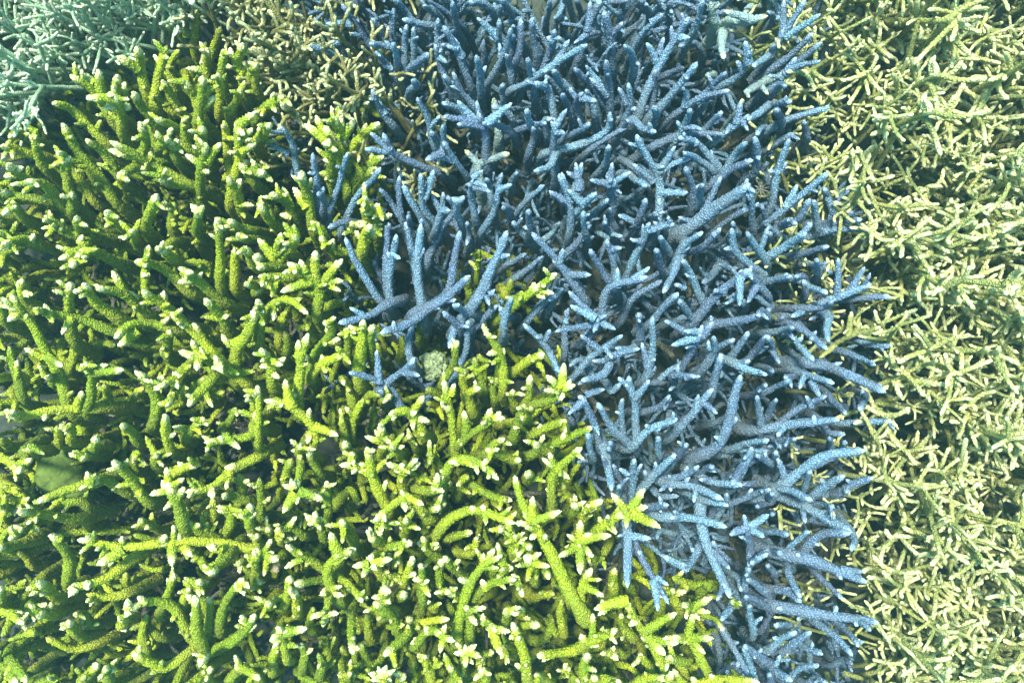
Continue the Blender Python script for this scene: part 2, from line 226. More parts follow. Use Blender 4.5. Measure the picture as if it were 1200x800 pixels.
# ---- tile 3,0
col('blue',3,0,"blue coral of long plumes sweeping up right at the thicket's top edge",'0,205 60,110 130,0 d8-3; >50,130 55,0; >60,130 120,90 182,48; 0,255 80,190 155,115 d8-3; 20,280 110,210 185,143 d8-3; >100,220 120,190; 0,100 20,60 0,45 d9-5; 0,240 10,180 20,160 d9-5')
col('blue',3,0,'blue coral with pale sunlit joints by a bent yellow arm, upper right','0,310 90,240 182,214 d6-2; >50,270 0,262; >60,260 100,200; 20,320 40,295 60,300 d5-1; 0,375 40,360 82,355 d5-1; 0,450 100,405 200,375 d6-3; >190,385 215,365; 45,440 40,400 30,385 d6-2; >40,400 20,390; 130,490 130,450 125,420 d8-4; 0,520 40,490 90,460 d9-6')
col('blue',3,0,'blue coral of stout slanting plumes on the right of the upper thicket','10,720 30,600 78,480 d7-2; >30,600 65,560; >25,600 0,592; 0,770 90,700 210,598 d7-2; >60,720 100,640; 20,800 100,760 145,690 d6-2; 165,810 165,750 160,695 d6-2; 210,810 230,720 285,650 d8-4; >230,740 190,660; 180,800 250,770 330,760 d8-4; 50,780 70,770 100,780 d5-2; 210,700 200,680 190,655 d7-4')
col('yellow',3,0,'bent bare yellow-green arm at the top between blue and pale corals','250,210 215,130 205,60 240,40 345,75 d14-8 r50; >225,120 245,130; >235,195 320,165; >240,215 330,205; 160,150 140,120 100,100 d12-9; 350,200 380,160 450,130 d14-9')
# ---- tile 0,1
col('green',0,1,'green coral with long arms reaching flat left at the left edge','170,90 80,65 5,78 d7-2; >100,75 120,42; 60,60 20,40 0,40 d7-4; 0,130 30,100 60,90 d8-4; 320,60 290,90 205,132 d6-1; >280,70 285,45; 400,140 340,110 275,100 d6-2; >300,110 290,130; 320,50 240,40 170,0 d7-4; 250,110 252,130 250,155 d5-2')
col('green',0,1,'tall knobbly green coral stem with spurs running down the left side','250,660 205,530 150,430 90,330 20,280 d8-2 r80; >165,465 220,500; >150,470 82,440; >70,310 40,248; >90,330 95,320; >40,290 5,262; >60,320 25,345; 140,300 85,260 80,198 d8-3; >85,230 100,260; >75,240 62,205; 80,620 60,540 35,430 d9-6; >60,540 60,480; 20,350 10,300 0,270 d8-5')
col('green',0,1,'green coral with a small forked pale tip on a horizontal stem, left','420,390 300,345 180,320 115,300 d8-2; >170,318 155,285; >250,335 215,390; 260,420 240,300 242,205 d8-2; >240,250 225,240; >240,240 250,230; 310,450 360,420 400,430 d10-7; 240,520 260,440 240,370 d11-7; 190,560 180,540 160,540 d8-4')
col('green',0,1,'green coral of two crossing slanted stems in the left middle','430,340 340,280 285,215 d7-1; 520,320 430,250 330,228 d7-1; >430,255 390,170; >470,270 450,240; 500,340 505,220 515,80 d9-4; >510,180 490,190; 490,90 470,55 458,35 d7-2; 600,70 560,100 555,95 d7-2')
col('green',0,1,'green coral with a bright paired tip on a long oblique stem, left of centre','660,240 580,170 520,145 465,142 d7-2; >590,180 590,185; 640,350 560,285 495,238 d6-1; >570,285 570,240; >580,300 565,300; 780,280 700,215 620,160 d6-1 r75; >670,200 620,215; >640,180 670,175; 620,140 585,120 555,95 d6-2; 690,80 700,40 690,0 d9-5; 740,170 710,150 640,140 d9-6')
col('green',0,1,'green coral with a fat finger turned left over a dark hollow','610,380 520,355 450,360 400,405 d6-1 r72; >480,375 408,432; >560,360 590,330; 590,470 580,420 590,380 d8-4; 450,420 510,430 560,380 d13-9; 660,540 600,500 560,440 d11-8')
col('green',0,1,'thick-trunked green coral crowned with white-tipped spurs, left of centre','820,540 820,450 860,380 889,300 d6-2 r95; >800,430 770,388; >810,420 862,382; 850,560 750,460 660,370 590,315 d7-1 r80; >700,400 670,350; >640,360 620,350; 800,380 760,320 708,268 d6-1; >770,330 795,325; 770,230 765,100 752,0 d8-2 r70; >768,190 750,200; 820,230 812,160 815,90 d8-4; 889,60 850,60 825,45 d5-2; 889,150 870,120 845,90 d5-1; 889,220 870,220 848,218 d4-1')
col('green',0,1,'green coral with a starry cluster of white tips at the left of centre','780,530 720,480 685,460 d6-1 r65; >700,475 620,448; >695,465 668,408; >690,480 640,465; >690,480 682,518; >700,460 690,435; 800,520 770,490 755,490 d5-1; >760,490 772,525; >760,490 742,465; >765,500 735,510; 760,530 700,590 655,640 d5-1; >710,590 740,642; >700,590 680,600')
col('green',0,1,'green coral with a curled stem and beaded white tips, left of centre','530,710 545,630 520,560 475,518 d6-1; >520,560 500,525; >535,580 560,575; 660,500 610,540 545,570 d5-1; >620,540 600,520; >610,550 620,580; 620,560 600,600 575,640 d5-1; >600,600 590,620; >560,545 545,540; 640,600 700,550 740,540 d8-4')
col('green',0,1,'green coral with three short prongs on an upright neck, left middle','300,660 320,590 318,530 295,485 d6-1; >318,520 372,495; >325,520 430,510; >310,520 280,492; 380,640 370,600 365,560 d9-6; 420,660 470,600 500,580 d11-8; 460,640 470,610 480,600 d10-8')
col('green',0,1,'green coral with a level arm of white knobs reaching the left edge','340,650 200,648 80,672 15,655 d7-1; >200,660 190,645; >270,650 285,590; >275,650 275,658; >160,665 150,690; >60,670 20,672; 290,800 290,720 330,640 340,560 d11-5 r110; 250,760 250,730 243,700 d7-3; 210,770 205,740 200,710 d8-5; 100,640 60,600 0,600 d11-8; 120,800 112,790 105,775 d5-2; >110,790 125,775; 40,780 20,770 0,760 d9-5')
col('green',0,1,'green coral with plain stubs rising from a dark gap, left of centre','320,810 330,780 335,745 d5-1; >330,790 315,775; 490,770 460,730 425,698 d6-1; 600,800 575,740 575,665 d6-1; >578,730 560,710; >580,750 610,735; 640,760 670,720 710,680 d7-3; >660,720 600,710; 770,720 800,690 822,645 d8-4; 889,700 870,740 780,760 710,768 d5-1 r72; >770,760 765,740; >780,740 830,790; 730,620 750,590 780,590 d10-6; 889,680 885,620 880,585 d5-1')
# ---- tile 1,1 green
col('green',1,1,'green coral of white tips pointing left, just left of the slim blue arms','65,210 65,120 88,40 d6-1 r70; >65,130 8,58; >70,110 110,85; >75,140 140,60; 120,110 130,80 142,45 d6-2; 90,160 40,160 0,160 d4-1; 120,200 60,195 10,190 d4-1; >60,195 78,190; 20,140 10,130 0,120 d5-2; 0,240 20,230 40,215 d7-3')
col('green',1,1,'green coral with a many-armed star of tips beside the slim blue arms','215,320 215,230 175,180 110,145 d6-1; >170,175 150,132; >205,200 208,100; >190,205 85,240; >230,210 300,130; >230,215 302,208; >240,210 295,240; >200,200 215,160; 330,110 260,90 220,50 d7-3; >260,90 270,60; 240,340 260,290 300,280 d10-6; 150,330 140,280 160,240 d11-7')
col('green',1,1,'green coral topping a tall straight trunk with a crossing arm, left of centre','10,440 15,350 10,270 d7-1 r85; 20,320 100,268 180,322 d5-1 r60; >110,275 150,275; >60,290 60,340; 80,420 90,350 110,310 d10-6; 100,480 110,430 100,380 d11-7; 200,400 190,340 180,380 d10-6')
col('green',1,1,'stout green coral with three thick fingers just left of centre','150,660 150,540 150,410 d6-1 r78; >150,470 180,385; 190,540 215,450 262,375 235,345 d6-1 r80; >240,420 292,405; >250,380 260,350; 190,540 240,485 312,455 d5-1 r75; >170,470 172,460; >230,490 230,460; 60,640 130,570 150,540 d9-6')
col('green',1,1,'plump green coral finger standing upright between blue arms and dark gap near the centre','360,560 362,450 375,340 d6-0 r95; 325,480 320,420 318,365 d7-2; 405,480 400,420 405,360 d7-2; 340,640 320,560 290,540 d9-5; 440,620 460,610 470,605 d6-3; 380,620 400,600 440,600 d8-5')
col('green',1,1,'small green coral star at left of centre, above the horizontal white-tipped arms','60,570 50,490 15,440 d5-1; >45,480 95,495; >50,510 105,470; >45,500 10,500; >50,520 80,540; >45,480 40,450; 5,780 10,680 8,570 d5-1 r60; 20,720 0,700 0,660 d6-3')
col('green',1,1,'green coral with crossed straight white-tipped arms below the stout trio, left of centre','200,810 200,720 120,640 30,618 d6-1 r70; >120,640 100,545; >180,690 190,645; >200,710 285,742; >85,630 90,640; >190,730 180,770; 150,800 150,790 155,780 d5-2; 330,760 340,690 370,610 d9-5; >345,680 310,640; 310,780 305,720 300,675 d8-5; 400,720 410,680 400,640 d10-6')
col('green',1,1,'green coral with splayed white fingers in the very middle below the small blue cross','580,740 555,690 525,655 462,668 d5-1; >545,660 585,602; >560,680 602,692; >545,680 545,722; >530,665 560,660; 440,810 440,760 430,700 d5-1; >430,760 378,742; >440,740 470,770; >435,750 410,720; 500,810 485,790 470,775 d5-1; 325,810 315,790 305,765 d5-1; 560,790 540,760 530,740 d8-4')
col('green',1,1,'slender green coral mast with a white top, right of centre','690,810 680,680 650,548 d6-1 r65; >670,650 643,618; >675,600 690,560; 700,780 770,720 850,660 d5-1 r62; >800,690 820,645; >730,740 720,655; >820,680 862,680; >710,760 715,775; 790,810 820,780 865,750 d5-1; >820,780 840,775; 750,660 740,600 780,575 d8-4; 640,600 620,590 590,575 d8-5')
col('green',1,1,'green coral with a bent white-knobbed finger beside dark rubble, right of centre','860,590 855,490 830,430 795,375 d6-1 r72; >835,450 803,460; >850,470 860,440; 640,580 680,500 703,415 d8-2 r58; 730,600 720,550 715,510 d8-4; 790,590 770,530 760,470 d8-5; 830,620 820,580 840,540 d8-5')
col('green',1,1,'small dim green sprig between the tall blue arms right of centre','770,210 772,150 772,95 d10-5 r50; >772,160 740,135; >772,130 765,110; 740,260 735,220 740,190 d11-8; 850,260 880,230 889,200 d11-8')
col('green',1,1,'dim short green coral under the blue arms beside the knobbly coral','570,410 575,380 570,345 d11-7; 500,480 510,440 505,400 d11-8; 440,490 430,480 420,420 d12-9; 760,540 780,490 770,460 d9-6; 860,240 870,260 889,270 d10-7')
col('green',1,1,'yellow-green coral tips hanging over the top of the slim blue arms, left of centre','370,120 380,50 400,15 d6-2; >375,70 345,30; >380,60 415,25; 260,100 230,30 190,0 d7-4; 350,60 340,20 330,0 d6-3; >345,30 310,20')
# blue tile 1,1
col('blue',1,1,'blue coral with three slim arms and a curved one at its left, left of centre','450,290 400,225 350,150 310,55 d6-1 r62; 462,290 470,150 487,45 d6-0 r66; >470,110 503,125; >465,120 455,105; 450,300 455,200 455,5 d8-3 r66; 475,280 400,325 285,352 d5-0 r70; >370,322 325,300; 440,200 420,160 405,130 d9-6')
col('blue',1,1,'blue coral with a V of long bare arms at the centre of the picture','580,330 563,180 572,5 d6-1 r74; >570,120 585,90; 575,300 550,140 520,0 d8-3 r68; 590,310 670,230 707,30 d6-1 r70; 590,160 620,70 655,0 d9-4 r68; 555,320 660,260 742,188 d4-0 r82; >650,270 695,272; >610,290 640,300; 610,295 530,350 430,386 d4-0 r74; >480,372 475,342; 545,490 530,420 550,330 d6-4 r60')
col('blue',1,1,'small blue coral shaped like a cross among green corals, at the centre','510,650 460,570 405,545 320,523 d6-1 r62; >425,560 418,445; >420,550 400,555; 430,580 500,525 552,475 d5-1 r60; >510,520 570,535; >540,490 555,470; 450,620 440,600 430,590 d6-3')
col('blue',1,1,'blue coral with a thick blue arm leaning right and stubby feet, right of centre','700,360 790,230 870,30 d6-0 r85; >840,120 882,118; >800,230 820,160; >800,260 810,290; >815,250 830,235; 680,560 730,440 740,340 d9-4; 730,400 790,340 840,290 d8-4; 700,400 700,360 650,310 d6-2; >695,360 738,368; >690,370 672,440; 760,320 720,310 680,290 d5-1; 860,390 870,320 889,260 d5-1; >865,340 845,290; 735,80 740,30 735,0 d7-3; >740,50 728,80; 889,330 860,330 850,300 d8-4')
# ---- tile 2,1 green
col('green',2,1,'single bright green coral arm poking into the blue thicket right of centre','-40,330 60,250 155,178 d6-1 r78; >80,235 100,212; >100,240 145,245; >90,250 115,265; >50,260 80,210; 0,280 20,260 40,250 d7-4')
col('green',2,1,'green coral with a white-tipped star head reaching into the blue thicket, right of centre','70,640 150,610 175,575 d5-0 r65; >165,575 115,535; >170,575 180,490; >175,580 222,568; >170,585 172,618; >165,585 110,585; >180,580 205,545; 40,640 60,600 62,530 d7-3; 0,520 60,485 112,460 d7-2; >60,485 60,460')
col('green',2,1,'green coral with dim level fingers under the star head, right of centre','-20,700 40,690 120,620 d8-4; 60,740 130,710 192,692 d8-4; >100,720 100,700; 70,810 180,750 285,712 d7-3 r75; >180,750 180,730; 0,760 20,700 40,635 d5-1; >20,700 8,720; 130,800 100,790 80,765 d5-1; 60,700 60,660 70,640 d8-4; 10,640 0,610 10,580 d8-5')
# tile 2,1 blue
col('blue',2,1,'blue coral with one very long thin arm slanting up left, right of centre','250,270 170,150 70,38 d6-1; >165,140 175,92; >160,150 140,130; >190,185 275,180; 240,240 200,180 150,150 d7-4; 0,200 60,160 110,120 d10-6; -20,150 20,130 50,110 d10-7; 170,130 230,70 270,0 d8-3; >240,60 285,50; 60,60 20,30 0,0 d8-4; 100,70 150,30 170,0 d11-7; 50,350 110,280 180,230 d9-5')
col('blue',2,1,'blue coral with two curved horns over a knot of tips, right of centre','360,240 310,165 268,92 d6-1; 355,240 350,150 330,58 d6-1; >345,95 382,90; >348,120 360,100; 305,330 340,235 470,187 d5-0 r66; >365,225 370,160; >420,200 478,155; 330,330 385,280 370,240 d10-6')
col('blue',2,1,'blue coral with five blunt arms meeting in a pale knot, right of centre','240,420 300,360 300,340 d7-1; >300,345 240,290 198,240; >290,335 205,288; >290,355 150,380; >305,345 362,372; >300,335 330,325; >300,345 280,385; 185,460 180,380 195,300 d9-5; >185,350 200,300; 130,300 160,250 130,270 d8-4')
col('blue',2,1,'blue coral with a leaning forked stem beside the green star head','180,550 120,440 38,353 d6-1; >115,410 132,372; >100,400 80,400; >130,450 170,530; 210,540 300,450 385,395 d7-1; >300,440 238,395; >320,430 350,475; 330,500 340,470 442,438 d5-1; 345,460 315,530 242,550 d4-0 r66; >340,480 280,480; 280,540 240,480 200,500 d9-6')
col('blue',2,1,'blue coral with two parallel upright blunt columns in the middle of the blue thicket','445,420 440,370 440,318 d6-1 r66; 465,540 488,440 490,330 d6-0 r64; >485,470 497,480; >470,500 450,420; 470,360 520,310 575,245 d6-1 r66; 430,430 400,440 360,440 d7-3; 520,560 470,550 500,500 d8-5; 380,340 430,260 520,200 d10-5 r66')
col('blue',2,1,'blue coral with a club-like arm lit at its lower end, upper blue thicket','600,80 570,150 528,250 d4-1 r70; 560,160 590,90 662,38 d5-0; >590,100 620,85; 665,290 630,200 590,130 d7-2; >625,190 600,180; >600,230 560,215; 555,120 530,80 512,48 d6-1; 530,190 510,140 500,92 d7-1; 590,110 660,90 725,22 d7-2; >700,45 720,35')
col('blue',2,1,'blue coral of steep arms at the top middle of the blue thicket','400,190 440,90 480,0 d8-2 r64; >470,30 555,10; >450,70 410,60; 360,60 330,20 320,0 d7-2; >340,40 385,50; 410,80 380,20 380,0 d10-6; 520,20 500,0 500,-30 d8-3; 430,210 490,190 540,160 d10-6')
col('blue',2,1,'blue coral with a thick arm rising to a clenched head, right part of the thicket','630,350 720,245 830,160 d6-0 r78; >770,210 800,165; >740,240 698,235; >790,190 790,290; >820,170 835,200; 610,380 660,350 690,280 d9-5; 889,260 850,215 820,180 d5-1; >850,220 820,280; 810,290 780,270 765,250 d6-3; 889,290 860,265 820,250 d6-3')
col('blue',2,1,'blue coral with a single short thumb over a dark hole','635,360 610,320 580,270 d7-2 r66; 560,350 600,330 630,340 d10-7; 720,160 690,190 660,210 d12-8 r80; 480,300 440,250 450,220 d11-7')
col('blue',2,1,'blue coral with a level arm pointing right and a stub on its shoulder','680,360 770,345 870,318 d6-1 r78; >690,360 690,325; 889,330 870,310 855,330 d5-2; 870,180 780,110 762,25 d7-1; >775,95 735,95; 889,150 850,90 812,38 d7-2; >860,100 889,20; 889,60 870,20 889,0 d9-5; 889,210 840,190 830,150 d7-3')
col('blue',2,1,'blue coral with a crooked head of five pale tips amid the blue thicket','580,520 620,450 660,390 d7-1; >640,400 530,343; >645,400 552,425; >630,420 600,438; >650,390 660,360; >660,400 695,345; >640,380 600,380; 660,510 700,450 700,395 d7-2; >690,440 680,410; 650,520 700,450 775,408 d7-2; 560,560 560,530 640,540 d7-2; >575,540 580,495; >570,560 545,585; >600,540 655,535; 500,560 540,520 600,480 d9-6')
col('blue',2,1,'blue coral with long fanned arms pointing up right, right part of the blue thicket','690,610 705,530 725,460 d5-0 r68; 740,490 780,440 818,380 d6-1; 800,490 850,440 889,395 d7-2; >830,460 889,430; 730,480 790,500 889,530 d5-1; >790,505 830,515; 730,470 800,490 825,480 d4-1; >725,465 720,455; 560,740 620,670 700,580 d8-3 r72; >660,625 712,665; >640,650 650,600; 840,600 860,580 889,568 d6-2')
col('blue',2,1,'blue coral with a curved ribbed arm like a horn, lower right of the blue thicket','640,820 730,750 795,530 d7-0 r84; >770,690 780,675; >730,760 700,745; 760,790 820,770 889,755 d7-2; >820,770 830,760; 865,740 858,670 848,605 d7-2; >855,660 870,640; 740,810 790,790 889,790 d8-4; 860,820 850,780 889,720 d10-6; 700,700 760,660 770,600 d11-7')
col('blue',2,1,'blue coral with a deep Y of spurs below the middle of the blue thicket','420,790 350,710 293,630 d6-0 r66; 430,790 425,640 408,535 d7-1 r62; >425,610 475,548; >415,580 370,540; >420,600 395,560; 415,780 480,725 575,680 d5-0 r66; >500,720 520,710; >480,720 465,700; 385,760 382,690 385,615 d8-3; 510,820 508,780 510,745 d5-1; 570,820 590,790 610,770 d5-1; 450,660 510,640 550,600 d8-3; >530,640 550,610')
col('blue',2,1,'blue coral with a drooping knobbed arm next to the green corals, lower middle','310,790 280,690 245,610 d6-0 r64; >250,620 195,668; >255,600 322,578; >250,615 230,605; >285,700 300,740; 285,820 270,780 258,735 d5-1; 345,820 340,800 335,785 d6-2; 330,560 350,590 380,560 d9-6; 210,700 190,660 190,640 d9-5')
# ---- tile 3,1 blue
col('blue',3,1,"blue coral of level arms at the thicket's right edge, above the yellow forked stem",'-20,130 70,80 135,35 d7-2 r68; >100,60 150,0; >60,90 75,70; 110,60 220,30 355,28 d8-3; >200,35 160,10; 90,120 150,100 215,85 d6-2; 60,60 20,30 0,20 d7-3; 175,190 168,160 165,125 d6-2; 160,150 200,160 220,180 d8-5; 0,60 5,50 10,35 d6-3; 130,10 230,0 300,-40 d9-4')
col('blue',3,1,'blue coral spreading grey-blue fingers over yellow corals at the right edge of the thicket','80,320 200,280 360,210 d7-3 r68; >150,300 80,332; >240,265 245,125; >270,255 338,155; 90,300 190,300 230,275 d6-2; 205,320 205,360 212,415 d6-2; >205,330 180,320; 280,265 350,260 430,262 d6-4; >190,310 145,340; 130,260 130,200 90,190 d8-4')
col('blue',3,1,'blue coral with plump tips crowding leftward, right part of the thicket','-30,220 30,200 82,188 d6-1; >40,200 70,180; 100,200 150,230 208,252 d5-1; >130,220 120,200; -10,260 10,290 0,310 d8-4; 20,470 10,430 0,400 d6-2; >10,440 42,492; 0,385 60,375 90,370 d6-2; >60,375 95,410; 0,330 30,340 60,330 d9-5; 0,510 10,520 20,520 d6-2')
col('blue',3,1,'blue coral with slanting arms laid over each other like thatch, right of the thicket','60,350 120,380 205,440 d6-1 r62; 70,390 100,420 155,485 d6-1; >100,420 120,400; 290,400 350,425 430,435 d8-4; 250,450 310,470 370,500 d7-2; 100,350 150,400 150,410 d6-2; 90,320 60,350 50,400 d9-5; 80,450 140,500 190,520 d9-6')
col('blue',3,1,"blue coral with the thickest right-pointing arm, across a dark gap at the thicket's right",'100,490 200,500 280,530 410,590 d7-1 r88; >380,570 400,575; >230,500 255,485; 335,600 330,620 318,655 d7-3; >330,600 325,580; -30,600 30,570 75,545 d6-1; 100,520 160,540 232,560 d6-1; >130,530 110,580; >150,550 185,605; -20,690 10,650 32,615 d6-2; 100,520 80,540 60,540 d7-3')
col('blue',3,1,'blue coral with a long level arm that reaches out among the yellow corals, lower right','-40,720 100,700 250,690 d6-1 r75; >160,695 155,670; >60,710 30,745; 30,700 120,640 205,605 d6-1; >150,640 130,600; 200,590 230,630 270,670 d7-2; 250,700 340,695 435,695 d8-4 r60; 20,750 60,755 95,755 d5-1; >30,755 45,790; 180,690 210,730 270,740 d7-3; 220,790 215,770 210,745 d7-2; 250,800 260,780 270,765 d7-3; 100,790 60,770 0,780 d9-5')
col('yellow',3,1,'yellow forked stem growing out of the edge of the blue thicket','200,450 280,400 390,360 d8-4 r45; >280,395 292,310; >300,390 320,350; >330,380 400,380; >230,430 180,470; 240,110 248,70 262,25 d10-6 r40; >248,100 318,60; 60,355 20,330 0,305 d7-4 r35')
# ---- tile 0,2 green
col('green',0,2,'green coral with a bright thumb pointing down at the left edge','-30,0 30,30 70,72 d7-1 r70; 90,-10 85,30 70,70 d5-1; >80,40 110,20; 10,110 60,130 90,180 d9-5; 0,220 40,200 70,160 d8-5; 10,180 15,200 10,215 d6-3')
col('green',0,2,'green coral with a thick arm pointing left beside the smooth mound, lower left','450,140 360,90 310,110 d7-2 r75; 330,100 230,130 128,178 d4-0 r78; >310,110 300,65; >300,110 325,115; 520,170 450,90 395,28 d6-1 r80; >440,80 420,40; 310,0 295,10 285,20 d5-1; >300,10 320,0; 480,60 470,20 480,0 d9-5; 320,200 280,170 180,170 d9-6')
col('green',0,2,'green coral with low twin arms pointing left at the left edge, lower part','260,230 150,215 60,208 d7-1; >130,215 90,180; 120,240 80,265 30,300 d5-1; >70,270 50,250; 60,320 20,330 0,335 d6-3; 240,460 235,360 180,280 d7-2; >225,330 220,310; >210,300 170,285; 120,400 90,360 60,340 d11-8; 80,520 60,480 90,440 d11-8; 310,260 310,220 320,185 d10-6')
col('green',0,2,'green coral with a spiny club-shaped head, lower left','640,270 625,190 580,100 d5-0 r100; >585,130 520,148; >580,120 562,95; >600,170 568,200; >585,110 580,50; >620,150 640,120; 560,270 520,250 482,228 d8-3; >520,250 500,265; 770,300 700,270 640,240 d8-4 r90; 560,60 540,30 540,0 d7-3; 600,70 640,55 690,38 d7-3; >640,55 620,30')
col('green',0,2,'long horizontal green coral branch studded with white spurs, lower left','900,335 740,310 600,310 430,330 270,298 d7-2 r72; >425,325 425,288; >430,335 380,365 335,388; >390,360 380,395; >605,310 605,250; >600,320 600,395; >580,310 560,325; >620,300 620,280; >640,330 668,362; >320,305 300,285; >560,310 580,290; 800,350 760,390 725,425 d5-1; >770,340 715,330; >740,330 740,315; 690,350 700,380 720,420 d7-4')
col('green',0,2,'green coral with a smooth wide arm sloping down left, lower left','480,360 370,430 235,475 d6-1 r82; >260,470 238,500; >300,455 310,475; 480,440 440,470 440,420 d11-7; 460,480 380,500 300,490 d9-6; 210,510 170,470 125,450 d6-1; >170,470 140,500; 110,530 140,560 140,555 d7-2; >130,540 160,530')
col('green',0,2,'green coral in the lower left with a long pale ridge above the bottom edge','-10,540 40,560 85,595 d5-1 r65; >40,560 80,555; 10,540 0,500 5,465 d6-2; 200,560 160,560 130,570 d6-2; >160,560 180,520; 280,640 250,600 240,590 d6-2; 320,600 290,560 260,560 d8-4; 350,660 250,680 160,640 d10-6; 30,700 60,740 90,800 d8-4; -20,720 30,760 60,800 d8-4; 290,790 310,765 340,735 d5-1; 390,800 375,770 365,745 d5-1; >370,770 400,750; 140,800 160,780 200,790 d8-5')
col('green',0,2,'green coral with one white-knobbed corner on a curved arm, lower left','680,660 600,540 520,520 440,545 d7-1 r76; >445,540 440,505; >450,550 430,570; >500,520 480,500; 420,600 430,590 415,570 d4-1; >425,600 440,620; 560,640 500,600 450,610 d10-7; 520,700 500,640 510,560 d11-7')
col('green',0,2,'green coral with a tall blunt pyramid finger near the bottom left','720,720 690,620 675,495 d6-0 r90; >680,560 660,560; >680,620 660,600; 735,680 730,590 722,500 d8-3 r80; 700,740 720,700 710,710 d4-0; >710,700 695,745; >705,720 715,705; 720,690 820,650 885,560 d7-2 r85; >850,620 889,600; 660,690 580,745 520,730 460,692 d5-1 r76; 740,740 690,790 620,830 d6-1 r80; 800,790 840,750 900,790 d6-2; >840,750 815,705; >830,745 820,730; 740,800 720,770 730,750 d6-3')
col('green',0,2,'green coral with a white double knob on a bent neck, lower left of centre','770,620 775,530 850,435 d6-1 r72; >830,470 820,450; >840,450 865,470; >840,470 850,495; 720,560 700,500 640,440 d9-5; 620,560 640,520 655,470 d8-4; 560,560 590,480 600,420 d9-5; 700,470 690,460 690,450 d7-2; >695,465 660,440; 889,400 850,380 820,390 d7-3; 889,440 889,400 889,360 d6-2')
col('green',0,2,'green coral with an arched arm over a dark hollow, lower left of centre','900,10 810,60 730,120 645,140 d6-1 r72; >800,60 785,128; >810,50 780,50; >730,120 740,160; 900,300 865,250 868,180 d6-1; >865,220 889,210; 790,280 805,240 800,180 d9-5; 730,240 745,210 740,160 d9-5; 830,200 840,130 830,70 d9-6; 860,170 800,150 780,150 d7-3')
# ---- tile 1,2 green
col('green',1,2,'green coral with a splayed three-way tip, left of the lower middle','160,-20 155,60 140,130 d6-0 r66; >140,135 90,208; >150,135 232,165; >135,125 92,108; >130,125 120,90; >145,145 140,180; 225,80 200,30 185,-10 d7-3; 20,220 20,150 10,90 d8-4; >25,180 50,150; 110,110 110,60 125,20 d9-5; 280,180 330,130 360,180 d10-7')
col('green',1,2,'green coral with a pair of white buds on a long straight stalk, lower middle','250,290 250,200 245,100 d7-2 r66; 240,290 220,250 195,235 d5-0; >205,240 168,212; >205,235 205,205; >205,240 180,250; >215,245 225,225; 350,340 330,280 290,232 d7-1 r88; 170,290 120,260 70,280 d8-4; >110,265 140,220; 60,310 45,280 40,260 d8-4')
col('green',1,2,'green coral with a broad flattened trunk ending in small white prongs, below the centre','455,195 410,90 385,-20 d6-1 r84; >405,75 340,50 290,45; >385,60 355,65; >340,50 320,20; >350,50 330,75; >440,130 455,95; 360,60 345,30 330,0 d6-2')
col('green',1,2,'large green coral with white ladder-like forked branches, lower middle','290,520 250,430 275,370 345,332 d4-0 r78; >290,355 258,275; >275,380 330,350; 250,410 170,360 105,320 d6-1 r70; >160,365 98,398; >190,375 180,350; 260,440 200,445 132,452 d5-0 r72; >170,448 140,470; 280,430 320,460 372,515 d5-0 r66; 265,450 250,520 230,605 d4-0 r68; >250,480 308,495; >250,470 300,465; >245,555 190,568; >245,560 285,562; >245,480 220,495')
col('green',1,2,'green coral with a stout finger pointing down beside the forked ladder coral','330,550 332,620 342,700 d5-0 r72; 90,540 110,490 120,435 d7-1 r80; >95,500 40,530; 60,530 50,525 38,520 d5-1; 145,560 142,520 138,475 d7-2; >140,520 135,535; 200,620 190,580 200,540 d9-5; 0,460 0,440 20,450 d8-4')
col('green',1,2,'small green coral with two white tips at the left of the lower middle','-20,360 20,360 78,372 d5-0; >20,355 55,300; >15,355 0,330; >30,360 60,345; 10,330 0,300 10,290 d6-3; 100,310 80,290 75,260 d8-4; >90,300 130,300; 30,300 35,270 45,255 d8-4')
col('green',1,2,'green coral with a crown of five white tips right of the forked ladder coral','440,430 420,360 395,385 d6-0; >395,385 335,400; >395,390 370,435; >400,390 420,408; >400,385 472,368; >395,375 405,350; 470,330 440,315 390,300 d7-2; >430,300 415,270; 440,330 480,325 540,315 d6-1 r72; 480,400 480,370 500,350 d8-4; 430,410 480,440 510,440 d8-4')
col('green',1,2,'green coral with twin upright ribbed fingers in the lower middle','500,500 520,430 545,360 d6-0 r62; >525,420 560,420; >515,450 490,440; 505,500 510,495 520,495 d5-1; 580,520 580,450 568,385 d5-0 r64; >580,460 608,500; >575,440 545,440; >580,450 600,440; 530,440 500,430 440,425 d8-4')
col('green',1,2,'green coral knob bristling with white buds, bottom middle','440,560 445,510 450,465 d5-0 r100; >445,500 402,500; >445,510 425,525; >450,505 470,522; >450,510 452,525; >440,480 470,480; 500,560 480,540 440,540 d8-4')
col('green',1,2,'green coral with a white-tipped arm swinging down left, under the centre','600,230 520,155 410,240 d4-0 r72; >510,150 522,205; >520,150 582,182; >520,160 500,130; >440,215 450,240; 520,150 505,90 510,40 d6-0; >510,60 450,40; >515,65 562,20; >510,70 570,35; >508,60 480,65; 440,300 430,260 440,240 d6-2; 520,290 520,260 520,232 d7-2; >520,260 500,260')
col('green',1,2,'green coral with small paired white tips in the middle of the lower green thicket','560,130 610,130 628,110 d5-0; >625,115 630,70; >625,125 655,135; >620,130 612,140; 590,260 600,200 640,190 d8-3; 580,200 560,110 590,70 d9-5; 640,190 640,170 650,180 d7-3')
